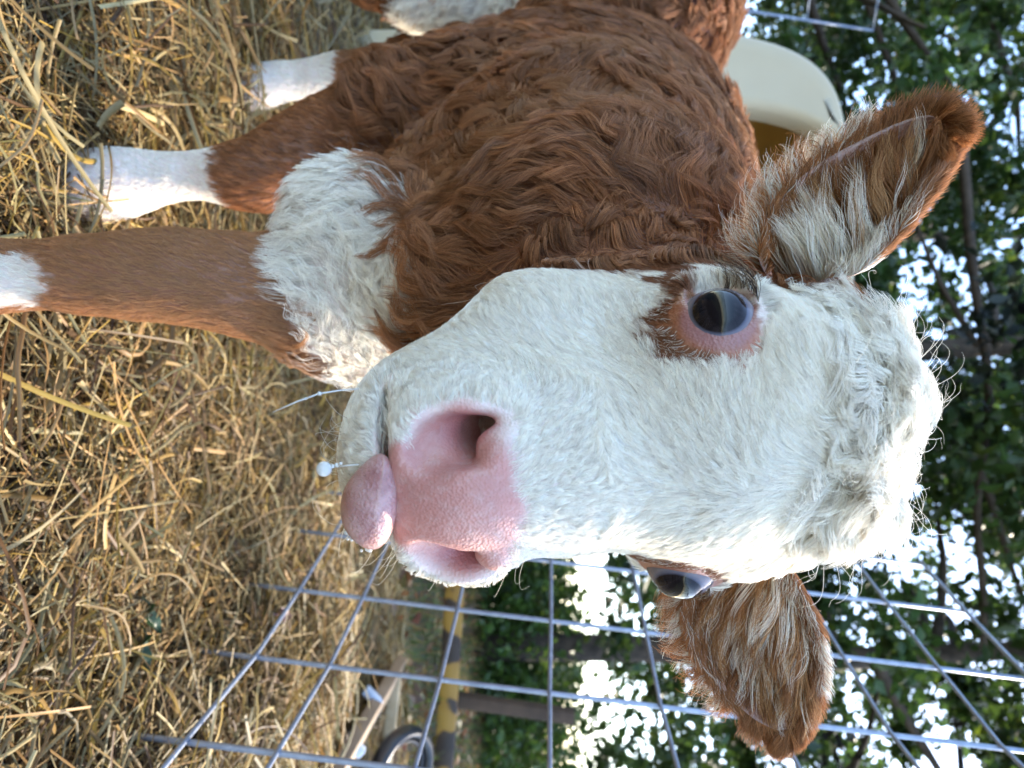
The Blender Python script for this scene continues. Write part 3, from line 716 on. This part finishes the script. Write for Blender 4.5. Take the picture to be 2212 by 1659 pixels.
for s_, gz in ((-1, (-.0095, -.0175, -.0040)), (1, (.0150, -.0135, -.0060))):
    cc = H2C(EYE[s_]); g = nrm(np.array(gz))
    upv = nrm(HM[2]-g*(HM[2]@g)); sv = np.cross(g, upv)
    v, q = uvsphere(128, 96); v = v[:, [2, 0, 1]]
    v = v[:, :1]*g+v[:, 1:2]*sv+v[:, 2:]*upv
    cg = v@g; ang = np.degrees(np.arccos(np.clip(cg, -1, 1)))
    aa = np.degrees(np.arctan2(v@upv, v@sv))
    R_ = .0203+.0011*(1-sstep(24, 42, ang))
    px_, pu_ = (v@sv)/.52, (v@upv)/.30
    pup = 1-sstep(.85, 1.1, np.sqrt(px_**2+pu_**2))
    iris = 1-sstep(37, 39.5, ang)
    rad = noise(np.stack([aa*.25, ang*.05, 0*aa], -1), 1.0, 5)
    ic = np.array([.011, .009, .011])*(1+.5*rad[:, None])
    c = np.array([.21, .195, .215])*(1-.12*np.abs(noise(v, 6, 8)))[:, None]
    vein = np.clip(1-np.abs(noise(v+.35*noise3(v, 5, 4), 7, 41))*16, 0, 1)[:, None]*.35
    c = c*(1-vein)+np.array([.42, .16, .16])*vein
    lim = (sstep(36, 39, ang)*(1-sstep(39, 46, ang)))[:, None]
    c = c*(1-iris[:, None])+(ic*(1-pup[:, None])+np.array([.0015, .0018, .004])*pup[:, None])*iris[:, None]
    c = c*(1-.65*lim)+np.array([.06, .07, .12])*.65*lim
    mesh_np('eye', cw(cc+v*R_[:, None]), q, m_eye, calf, True, None, c)
m_tongue, N_, L_, B_ = new_mat('tongue_wet')
nz = N_.new('ShaderNodeTexNoise'); nz.inputs['Scale'].default_value = 620; nz.inputs['Detail'].default_value = 5
cr = N_.new('ShaderNodeValToRGB'); cr.color_ramp.elements[0].color = (.38, .165, .155, 1); cr.color_ramp.elements[1].color = (.58, .35, .33, 1)
cr.color_ramp.elements[0].position = .3; cr.color_ramp.elements[1].position = .7
n2 = N_.new('ShaderNodeTexNoise'); n2.inputs['Scale'].default_value = 90
tc = N_.new('ShaderNodeTexCoord'); L_.new(tc.outputs['Object'], nz.inputs['Vector']); L_.new(tc.outputs['Object'], n2.inputs['Vector'])
L_.new(n2.outputs['Fac'], cr.inputs['Fac']); L_.new(cr.outputs[0], B_.inputs['Base Color'])
bp = N_.new('ShaderNodeBump'); bp.inputs['Strength'].default_value = .8; bp.inputs['Distance'].default_value = .0018
L_.new(nz.outputs['Fac'], bp.inputs['Height']); L_.new(bp.outputs[0], B_.inputs['Normal'])
B_.inputs['Roughness'].default_value = .42; B_.inputs['Coat Weight'].default_value = .7; B_.inputs['Coat Roughness'].default_value = .10
B_.inputs['Subsurface Weight'].default_value = .3; B_.inputs['Subsurface Scale'].default_value = .005
v, q = uvsphere(64, 48); v = v[:, [2, 0, 1]]      # pole along l
tl, tf, th_ = v[:, 0], v[:, 1], v[:, 2]
wide = (1-.22*sstep(-.2, -1, tl)-.10*sstep(.4, 1, tl))
ll = tl*.0245+.0050
hh = th_*.0132*wide-.1650-.0035*tl+.0030*(tl**2)*(th_ > -2)
ff = tf*.0125*wide+.0455+.004*(1-tl**2)+.004*th_
ff = ff-.0022*np.exp(-(th_-.15)**2/.06)*(tf > 0)*np.exp(-(tl+.1)**2/.5)*0
mesh_np('tongue', cw(H2C(np.stack([ll, ff, hh], -1))), q, m_tongue, calf)
m_spit, N_, L_, B_ = new_mat('saliva')
B_.inputs['Base Color'].default_value = (.86, .86, .82, 1); B_.inputs['Roughness'].default_value = .08
B_.inputs['Transmission Weight'].default_value = .45; B_.inputs['IOR'].default_value = 1.33
parts = []
def blob(c, r, n=14):
    v, q = uvsphere(n, n//2+3); return v*r+c, q, np.zeros((0, 3), int)
d0 = P(700, 1013, .30)
parts.append(blob(d0, .0034, 28))
for k in range(1, 5): parts.append(blob(P(700+k*9, 1013-k*3, .30), .0012-.0001*k))
parts.append(tube([P(716, 1011, .30), P(745, 1006, .298), P(775, 1003, .300)], .00022, 5))
parts.append(tube([P(590, 890, .29), P(640, 868, .291), P(690, 850, .293), P(735, 843, .297), P(775, 840, .302)], [.0002, .0003, .00035, .0003, .0003], 5))
parts.append(blob(P(690, 850, .293), .0009)); parts.append(blob(P(660, 861, .293), .0006))
for k in range(46):
    t = random.random(); c = H2C((.026+random.gauss(0, .0035), .043+random.gauss(0, .0025), -.170+random.gauss(0, .0035)))
    parts.append(blob(c, random.uniform(.0006, .0018), 10))
V_, F_ = join(parts[:6]); mesh_np('saliva_drop', cw(V_), F_, m_spit, calf)
V_, F_ = join(parts[6:9]); mesh_np('saliva_thread', cw(V_), F_, m_spit, calf)
V_, F_ = join(parts[9:]); mesh_np('saliva_foam', cw(V_), F_, m_spit, calf)

# ------------------------------------------------------------------ hair
m_hair = bpy.data.materials.new('calf_hair'); m_hair.use_nodes = True
N_ = m_hair.node_tree.nodes; L_ = m_hair.node_tree.links; B_ = N_['Principled BSDF']
at = N_.new('ShaderNodeAttribute'); at.attribute_name = 'tint'
hi = N_.new('ShaderNodeHairInfo')
mx = N_.new('ShaderNodeMix'); mx.data_type = 'RGBA'; mx.blend_type = 'MULTIPLY'; mx.inputs['Factor'].default_value = 1
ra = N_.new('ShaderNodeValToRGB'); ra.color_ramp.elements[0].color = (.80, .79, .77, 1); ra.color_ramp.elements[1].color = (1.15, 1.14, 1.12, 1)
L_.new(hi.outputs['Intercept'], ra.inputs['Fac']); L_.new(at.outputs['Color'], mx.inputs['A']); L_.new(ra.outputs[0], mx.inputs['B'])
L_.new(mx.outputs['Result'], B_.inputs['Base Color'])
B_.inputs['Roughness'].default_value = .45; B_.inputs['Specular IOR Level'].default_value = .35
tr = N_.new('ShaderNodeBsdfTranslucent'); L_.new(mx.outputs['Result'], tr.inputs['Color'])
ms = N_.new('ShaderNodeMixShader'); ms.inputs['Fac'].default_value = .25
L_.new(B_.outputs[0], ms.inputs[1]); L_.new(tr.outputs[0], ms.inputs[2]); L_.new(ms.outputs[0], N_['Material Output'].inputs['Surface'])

def fine(S, p, n2, k=.75, same=None):
    """pull hair into small wisps; returns the strands and each one's wisp"""
    n = len(p); ci = rng.choice(n, min(n2, n), replace=False)
    kd = kdtree.KDTree(len(ci))
    for j, i in enumerate(ci): kd.insert(Vector(p[i]), j)
    kd.balance()
    near = np.array([kd.find(Vector(q))[1] for q in p]); c0 = ci[near]
    t = np.linspace(0, 1, S.shape[1])[None, :, None]**.8*k
    return S*(1-t)+(S[c0]+(p-p[c0])[:, None]*.15)*t, near

def hair_obj(name, pts, rad, colr, parent=calf, mat=m_hair):
    """pts (n,k,3) camera metres, rad (n,) root radius"""
    n, k = pts.shape[:2]
    hc = bpy.data.hair_curves.new(name)
    hc.add_curves([k]*n)
    w = cw(pts)-np.array(parent.location)
    hc.attributes['position'].data.foreach_set('vector', w.astype(np.float32).ravel())
    if 'radius' not in hc.attributes: hc.attributes.new('radius', 'FLOAT', 'POINT')
    tp = np.linspace(0, 1, k); pr = (1-.75*tp**1.5)
    hc.attributes['radius'].data.foreach_set('value', (rad[:, None]*pr[None]).astype(np.float32).ravel())
    a = hc.attributes.new('tint', 'FLOAT_COLOR', 'CURVE'); c4 = np.ones((n, 4), np.float32); c4[:, :3] = colr
    a.data.foreach_set('color', c4.ravel())
    o = bpy.data.objects.new(name, hc); col.objects.link(o); o.parent = parent
    hc.materials.append(mat)
    return o

def sample(V, Q, N, n, dens=None):
    a = V[Q[:, 0]]; b = V[Q[:, 1]]; c = V[Q[:, 2]]; d = V[Q[:, 3]]
    area = .5*np.linalg.norm(np.cross(c-a, d-b), axis=1)
    ctr = (a+b+c+d)/4
    if dens is not None: area = area*dens(ctr, nrm(np.cross(c-a, d-b)))
    cnt = n if n > 1 else 0
    k = rng.choice(len(Q), cnt, p=area/area.sum())
    u, v = rng.random(cnt)[:, None], rng.random(cnt)[:, None]
    w = [(1-u)*(1-v), u*(1-v), u*v, (1-u)*v]
    p = sum(w[i]*V[Q[k, i]] for i in range(4)); nn = nrm(sum(w[i]*N[Q[k, i]] for i in range(4)))
    return p, nn

def grow(p, nn, d, Ln, lift, k, amp=0, freq=1.5, clump=0, cn=0, jit=.15, curl=0, sag=.0):
    """strands as (n,k,3). nearest-clump attraction, coherent waves within a clump"""
    n = len(p); t = np.linspace(0, 1, k)[None, :, None]
    d = nrm(d-nn*(d*nn).sum(-1, keepdims=True))
    side = np.cross(nn, d)
    dj = nrm(d+side*rng.normal(0, jit, (n, 1)))
    L1 = Ln[:, None, None]; lf = lift[:, None, None]
    def base(p, d, nn, L1, lf): return p[:, None]+d[:, None]*L1*t*(1-.18*lf*t)+nn[:, None]*L1*(lf*(t-.55*t*t))
    S = base(p, dj, nn, L1, lf)
    if cn:
        ci = rng.choice(n, min(cn, n), replace=False)
        kd = kdtree.KDTree(len(ci))
        for j, i in enumerate(ci): kd.insert(Vector(p[i]), j)
        kd.balance()
        near = np.array([kd.find(Vector(q))[1] for q in p])
        ph = rng.random(len(ci))*6.283; fr = freq*rng.uniform(.7, 1.3, len(ci)); am = amp*rng.uniform(.5, 1.4, len(ci))
        sg = rng.choice([-1, 1], len(ci))
        C0 = ci[near]
        cS = base(p[C0], d[C0], nn[C0], L1, lf)
        wv = np.sin(t*fr[near][:, None, None]*6.283+ph[near][:, None, None])-np.sin(ph[near])[:, None, None]
        wc = (np.cos(t*fr[near][:, None, None]*6.283+ph[near][:, None, None])-np.cos(ph[near])[:, None, None])*.6
        cS2 = cS; cl = clump*t**.8
        S = S*(1-cl)+(cS2+(S-cS2)*.12)*cl
        S = S+side[C0][:, None]*wv*am[near][:, None, None]*np.minimum(1, t*2)+nn[C0][:, None]*np.abs(wc)*am[near][:, None, None]*.7*np.minimum(1, t*2)
        if curl:
            th = curl*t*sg[near][:, None, None]
            r = L1/np.maximum(np.abs(curl), .01)
            S = p[:, None]+(S-p[:, None])*(1-.35*t)+(dj[:, None]*(np.sin(np.abs(th))*r-L1*t*.0)-dj[:, None]*L1*t*.75+side[:, None]*(1-np.cos(th))*r*sg[near][:, None, None])*.8+nn[:, None]*L1*.22*np.sin(t*3.14)
        cid = near
    else: cid = np.zeros(n, int)
    return S, cid
FURQ = 1.0
# --- head
HN = BN
hq = headness(BV[BQ].mean(1)); isH = hq > -.012
cam_face = lambda c, nn: np.where((nn*nrm(-c)).sum(-1) > -.35, 1.0, .22)
def densH(c, nn):
    w, pk, e = coat(c); q = C2H(c)
    d = cam_face(c, nn)*(np.clip(1-pk, 0, 1)**1.3*(pk < .97)+.02*(pk < .8))*np.where(e > .5, np.where(q[..., 2] < -.004, .55, .3), 1)
    for s_ in (-1, 1): d = d*np.where(np.linalg.norm(q-EYE[s_], axis=-1) < .0245, 0, 1)
    for s_ in (-1, 1): d = d*np.where(np.linalg.norm((q-np.array([s_*.034+.003, .046, -.121]))/np.array([1, 1, 1.6]), axis=-1) < .0145, .0, 1)*np.where((np.linalg.norm((q-np.array([s_*.030+.003, .02, -.112])), axis=-1) < .024) & (np.linalg.norm(nn@np.eye(3)-(HM.T@np.array([s_, 0, 0])), axis=-1) > .9) & (np.abs(q[..., 0]) < .036), 0, 1)
    d = d*np.where((np.abs(q[..., 2]+.159) < .004) & (q[..., 1] > .01), .1, 1)
    return d
p, nn = sample(BV, BQ[isH], HN, int(230000*FURQ), densH)
q = C2H(p); w, pk, e = coat(p)
par = q[:, 0]+.006*noise(q, 40, 48)+.004
dloc = np.stack([.85*np.tanh(par*40), -.25-0*par, -.55-.25*noise(q, 20, 49)], -1)
cr0 = sstep(.045, .075, q[:, 2]-.15*np.abs(q[:, 0]))[:, None]
sm_ = sstep(-.06, .02, q[:, 2])[:, None]
dloc = nrm(dloc)+(.16+.26*sm_+.8*cr0)*noise3(q, 30, 50)+(.10+.20*sm_+.3*cr0)*noise3(q, 70, 51)
# hair round the nose points away from the bare skin, lids shed hair outward
dm = q-np.array([.002, .045, -.122]); near = (1-sstep(.042, .080, np.linalg.norm(dm, axis=1)+.016*noise(q, 28, 53)+.006*noise(q, 75, 54)))[:, None]
dloc = dloc*(1-near)+(nrm(dm)*1.3+.3*noise3(q, 120, 52))*near
for s_ in (-1, 1):
    de = q-np.array([s_*.080, .0015, .0015]); ne = (1-sstep(.024, .042, np.linalg.norm(de, axis=1)))[:, None]
    dloc = dloc*(1-ne*.8)+nrm(de)*ne*.8
d = dloc@HM
cval = sstep(.035, .095, q[:, 2]-.22*np.abs(q[:, 0])+.014*noise(q, 45, 61))
crown = (rng.random(len(p)) < cval).astype(float)
mid = sstep(.0, .05, q[:, 2])
Ln = (.0082+.0045*rng.random(len(p)))*(1-near[:, 0]*.45)*(1-.5*e)+.010*mid
Ln = Ln*(1-.6*pk)
face = crown < .5
hairs = []
colw = lambda n_, m_: np.clip(WHITE*(1+.07*rng.normal(size=(n_, 1)))*(1-m_[:, None])+m_[:, None]*np.array([.24, .10, .045])*(1+.2*rng.normal(size=(n_, 1))), .01, .95)
for msk, kk, amp, fr, cl, cn, cu in ((face, 6, .0006, .7, .38, 5200, 0), (~face, 11, .0040, .9, .72, 700, 0)):
    i = np.where(msk)[0]
    L_i = Ln[i] if kk == 6 else (.014+.014*cval[i]+.008*rng.random(len(i)))
    lf = (.07+.10*rng.random(len(i))) if kk == 6 else (.30+.25*cval[i]+.25*rng.random(len(i)))
    S, cid = grow(p[i], nn[i], d[i], L_i, lf, kk, amp, fr, cl, cn, .16 if kk == 6 else .25)
    brown = np.clip((1-w[i])+.0, 0, 1)
    S, wi = fine(S, p[i], 26000 if kk == 6 else 7000, .40 if kk == 6 else .6)
    ws = rng.normal(0, 1, wi.max()+1)[wi]
    ringb = e[i]*(rng.random(len(i)) < .85)*np.maximum(sstep(.006, -.010, q[i, 2]+.25*(np.abs(q[i, 0])-.066)), q[i, 0] > 0)
    c = colw(len(i), np.maximum(brown, ringb))
    c = np.clip(c*(1+.06*ws)[:, None], 0, .95)
    hairs.append((S, np.full(len(i), .00010)*(1+.3*rng.random(len(i))) if kk == 6 else .00011*(1+.3*rng.random(len(i))), c))
# stray curls standing off the crown
i = rng.choice(np.where(~face)[0], 160)
S, _ = grow(p[i], nn[i], d[i]+.8*noise3(p[i], 400, 90), .030+.014*rng.random(len(i)), 1.0+.5*rng.random(len(i)), 12, .0040, 1.0, .3, 300, .6)
hairs.append((S, np.full(len(i), .00010), colw(len(i), np.zeros(len(i)))))
for S, r, c in hairs: pass
def emit(name, lst, **kw):
    ks = {}
    for S, r, c in lst: ks.setdefault(S.shape[1], []).append((S, r, c))
    # one object: resample everything to the same count
    K = max(ks)
    out = []
    for k, L in ks.items():
        for S, r, c in L:
            if k != K:
                u = np.linspace(0, k-1, K); i = np.minimum(u.astype(int), k-2); f = (u-i)[None, :, None]
                S = S[:, i]*(1-f)+S[:, i+1]*f
            out.append((S, r, c))
    return hair_obj(name, np.concatenate([o[0] for o in out]), np.concatenate([o[1] for o in out]), np.concatenate([o[2] for o in out]), **kw)
face_h = [h for h in hairs if h[0].shape[1] == 6]; crown_h = [h for h in hairs if h[0].shape[1] != 6]
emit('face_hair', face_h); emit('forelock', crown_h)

# --- body
def densB(c, nn):
    d = cam_face(c, nn); z = c[..., 2]
    far = np.clip(1.15-.35*c[..., 1], .6, 1)
    return d*far*np.where(z < -.24, 1.15, 1)
q4 = BQ[hq <= -.004]
p, nn = sample(BV, q4, BN, int(330000*FURQ), densB)
w, pk, e = coat(p)
leg = sstep(-.14, -.21, p[:, 2])*(np.abs(p[:, 0]) > -1)
d = np.tile(np.array([-.25, .10, -.85]), (len(p), 1))
wv = noise3(p, 7, 80)*1.05+noise3(p, 16, 131)*.70
d = nrm(d+wv*(1-.85*leg)[:, None])
hd = np.linalg.norm(C2H(p)-np.array([0, -.06, -.02]), axis=1)
thr = 1-sstep(.10, .16, hd)
d = nrm(d*(1-.7*thr[:, None])+np.array([-.2, .5, -.8])*thr[:, None])
brisket = (w > .5)*(1-leg)
Ln = (.036+.018*rng.random(len(p)))*(1-leg)+(.009+.005*rng.random(len(p)))*leg
Ln = np.where((w > .5) & (leg < .5), .020+.014*rng.random(len(p)), Ln)
Ln = np.where(thr > .5, .012+.006*rng.random(len(p)), Ln)
Ln = np.where((p[:, 2] < P(520, 0, .75)[2]) & (w > .5) & (p[:, 1] > .62), .006, Ln)
lf = (.36+.26*rng.random(len(p)))*(1-leg*.6)
shade = 1+.16*noise(p, 14, 84)+.10*noise(p, 40, 85)
out = []
for msk, amp, cl, cn, kk in ((leg < .5, .0066, .80, 2100, 10), (leg >= .5, .0008, .45, 7000, 5)):
    i = np.where(msk)[0]
    S, cid = grow(p[i], nn[i], d[i], Ln[i], lf[i], kk, amp, 1.0, cl, cn, .16)
    if kk > 6:
        j = np.where(w[i] > .5)[0]; S2, _ = grow(p[i][j], nn[i][j], d[i][j]+.5*noise3(p[i][j], 45, 97), Ln[i][j], lf[i][j]+.15, kk, .0028, 1.1, .55, 900, .35); S[j] = S2
    S, wi = fine(S, p[i], 30000 if kk > 6 else 16000, .78 if kk > 6 else .5)
    ws = rng.normal(0, 1, wi.max()+1)[wi]
    cv = rng.normal(1, .10, cid.max()+1)[cid]*np.exp(.30*ws)
    b = BROWN*1.35*(shade[i]*cv*(1+.22*rng.normal(size=len(i))))[:, None]
    tanm = np.clip(sstep(-.1, .6, noise(p[i], 11, 88))*.45+.35*(ws > .7), 0, 1)[:, None]
    nl = ((p[i, 2] < -.12) & (p[i, 1] < .62))[:, None]*.55
    b = b*(1-tanm)+TAN*tanm; b = b*(1-nl)+TAN*1.25*nl
    cwh = WHITE*(1+.06*rng.normal(size=(len(i), 1))+.05*ws[:, None])
    c = np.clip(b*(1-w[i][:, None])+cwh*w[i][:, None], .004, .95)
    out.append((S, (.00014+.00009*rng.random(len(i)))*np.clip(.45+.7*p[i, 1], .7, 1.6), c))
emit('coat', out)

# --- ears
def ear_hair(I, side):
    ins, ous, n, m = I['inner'], I['outer'], I['n'], I['m']
    out = []
    def at_(G, t, u):
        a, b = t*(n-1), u*(m-1); i = np.minimum(a.astype(int), n-2); j = np.minimum(b.astype(int), m-2); f = (a-i)[:, None]; g = (b-j)[:, None]
        return G[i, j]*(1-f)*(1-g)+G[i+1, j]*f*(1-g)+G[i, j+1]*(1-f)*g+G[i+1, j+1]*f*g
    def vec(K, t):
        a = t*(n-1); i = np.minimum(a.astype(int), n-2); return nrm(K[i])
    brn = lambda k, s=1.: np.clip(np.array([.34, .150, .055])*s*(1+.25*rng.normal(size=(k, 1))), .01, .9)
    crm = lambda k: np.clip(np.array([.76, .67, .56])*(1+.18*rng.normal(size=(k, 1))), .02, .9)
    # outer sheet and rims: short rusty hair lying towards the tip
    k = 9000; t, u = rng.random(k), rng.random(k)
    p = at_(ous, t, u); ax, nv, wd = vec(I['ax'], t), vec(I['nn'], t), vec(I['wd'], t)
    S, _ = grow(p, -nv, ax+.25*noise3(p, 60, 3), .010+.006*rng.random(k), .35+.2*rng.random(k), 5, .0005, 1, .4, 900, .2)
    out.append((S, np.full(k, .00018), brn(k, 1.15)))
    k = 9000; t = rng.random(k)**.9; u = np.where(rng.random(k) < .5, rng.random(k)*.10, 1-rng.random(k)*.10)
    p = at_(ins, t, u); ax, nv, wd = vec(I['ax'], t), vec(I['nn'], t), vec(I['wd'], t)
    sgn = np.where(u < .5, -1, 1)[:, None]
    S, _ = grow(p, nrm(sgn*wd+.5*nv), ax+sgn*wd*.45+.2*noise3(p, 80, 3), .009+.006*rng.random(k), .30+.3*rng.random(k), 5, .0006, 1, .4, 1200, .25)
    c = brn(k, 1.35)
    wp = ((u > .5) & (t > (.02 if side < 0 else .35)) & (t < (.22 if side < 0 else .62)))
    c = np.where((wp & (rng.random(k) < .8))[:, None], crm(k)*1.3, c)
    out.append((S, np.full(k, .00017), np.clip(c, 0, .9)))
    # fuzz on the inner skin
    k = 14000; t, u = rng.random(k), rng.random(k)
    p = at_(ins, t, u); ax, nv, wd = vec(I['ax'], t), vec(I['nn'], t), vec(I['wd'], t)
    tipm = sstep(.55, .8, t+.12*noise(p, 90, 4)+.35*np.abs(u-.5))
    keep = rng.random(k) < .25+.7*tipm+.75*(u < .22)+.6*(u > .80)
    S, _ = grow(p, nv, ax*.9-wd*.35+.35*noise3(p, 50, 7), .010+.008*rng.random(k)+.003*tipm, .45+.3*rng.random(k), 6, .0009, 1, .5, 900, .25)
    mixb = np.clip(tipm+(u < .45)*(rng.random(k) < .8)+(rng.random(k) < .45), 0, 1)[:, None]
    mixb = np.where(((side < 0) & (t < .30+.10*noise(p, 70, 6)) & (u > .60))[:, None], 0, mixb)
    c = brn(k, .95)*mixb+crm(k)*1.15*(1-mixb)
    out.append((S[keep], np.full(keep.sum(), .00015), np.clip(c, 0, .9)[keep]))
    # long sweeping locks rooted near the base and the upper rim
    k = 3000; t = rng.random(k)**1.25*.60; u = .34+.58*rng.random(k)
    p = at_(ins, t, u); ax, nv, wd = vec(I['ax'], t), vec(I['nn'], t), vec(I['wd'], t)
    dd = ax*(.75 if side < 0 else .9)-wd*(1.05-.5*t)[:, None]*(1 if side < 0 else .55)+.35*noise3(p, 45, 12)
    S, cid = grow(p, nv, dd, (.030+.022*rng.random(k))*(1-.35*t), .80+.35*rng.random(k), 11, .0030, .6, .80, 150, .14)
    cc = rng.random(cid.max()+1)[cid]
    c = np.where(((cc < .30) | ((side < 0) & (t < .22) & (u > .62)))[:, None], crm(k)*1.15, np.where((cc < .68)[:, None], np.array([.46, .25, .105])*(1+.15*rng.normal(size=(k, 1))), brn(k, .9)))
    out.append((S, np.full(k, .00014), np.clip(c, .01, .9)))
    # fringe along the lower rim, spilling outward
    k = 2600; t = rng.random(k)**1.1*.60; u = rng.random(k)*.22
    p = at_(ins, t, u); ax, nv, wd = vec(I['ax'], t), vec(I['nn'], t), vec(I['wd'], t)
    S, cid = grow(p, nrm(-wd+nv), ax*.5-wd*1.0+.5*noise3(p, 60, 13), (.015+.016*rng.random(k))*(1+.35*(side < 0)*(t < .4)), .5+.4*rng.random(k), 9, .0028, .8, .72, 260, .25)
    cc = rng.random(cid.max()+1)[cid]
    c = np.where((cc < (.62 if side < 0 else .35))[:, None], crm(k)*1.15, brn(k, 1.35))
    out.append((S, np.full(k, .00013), np.clip(c, .01, .9)))
    return out
emit('ear_hair', ear_hair(EL[2], -1)); emit('ear_hair', ear_hair(ER[2], 1))

# --- whiskers, lashes
def strands(name, items, mat=m_hair):
    """items: (control points camera metres, radius, colour)"""
    K = 14; S = []; R = []; C = []
    for pts, r, c in items:
        pts = np.asarray(pts, float); m = len(pts); pp = np.vstack([2*pts[0]-pts[1], pts, 2*pts[-1]-pts[-2]])
        u = np.linspace(0, 1, K)*(m-1); i = np.minimum(u.astype(int), m-2); f = (u-i)[:, None]
        a, b, c_, d_ = pp[i], pp[i+1], pp[i+2], pp[i+3]
        S.append(.5*((2*b)+(-a+c_)*f+(2*a-5*b+4*c_-d_)*f**2+(-a+3*b-3*c_+d_)*f**3)); R.append(r); C.append(c)
    return hair_obj(name, np.array(S), np.array(R), np.array(C), mat=mat)
wr = random.Random(5); it = []
for k in range(46):       # cheek and chin whiskers on both sides of the muzzle
    s_ = wr.choice([-1, 1, 1]); h = wr.uniform(-.185, -.085); l = s_*(.030+.020*min(1, (h+.19)/.05)); f = wr.uniform(.0, .035)
    a = H2C((l, f, h)); out_ = nrm(H2C((s_, .25, -.35))-HO); dn = nrm(H2C((0, .2, -1))-HO); L = wr.uniform(.010, .028); cu = wr.uniform(-.6, .9)
    b = a+out_*L*.5+dn*L*.1*cu; c = a+out_*L*.85+dn*L*.45*cu; d = a+out_*L*.8+dn*L*.85*cu
    it.append(([a, b, c, d], .00011, (.62, .56, .45)))
for k in range(26):       # chin, pointing down
    a = H2C((wr.uniform(-.035, .03), wr.uniform(.0, .030), -.178)); dn = nrm(H2C((wr.uniform(-.6, .4), wr.uniform(-.1, .5), -1))-HO); L = wr.uniform(.008, .020)
    sd = np.array([wr.uniform(-1, 1), 0, wr.uniform(-.3, .3)])*L*.4
    it.append(([a, a+dn*L*.5, a+dn*L*.85+sd, a+dn*L*.8+sd*2], .00011, (.60, .55, .45)))
strands('whiskers', it)
it = []
for s_ in (-1, 1):
    for k in range(90):
        t = wr.random(); ang = math.radians(20+95*t)
        # root along the upper lid
        root = H2C((s_*(.0805+.004*math.sin(ang)), .0015-.019*math.cos(ang)*1.0-.002, .0015+.0165*math.sin(ang)))
        o1 = nrm(H2C((s_*1.0, -.45+wr.gauss(0, .18), .30-.5*t+wr.gauss(0, .2)))-HO); o2 = nrm(H2C((s_*.35, -1.0, -.55+wr.gauss(0, .25)))-HO); L = wr.uniform(.012, .026)
        lt = wr.random() < .4
        it.append(([root, root+o1*L*.4, root+o1*L*.55+o2*L*.35, root+o1*L*.5+o2*L*.85], .00014, (.42, .30, .18) if lt else (.045, .022, .014)))
strands('eyelashes', it)
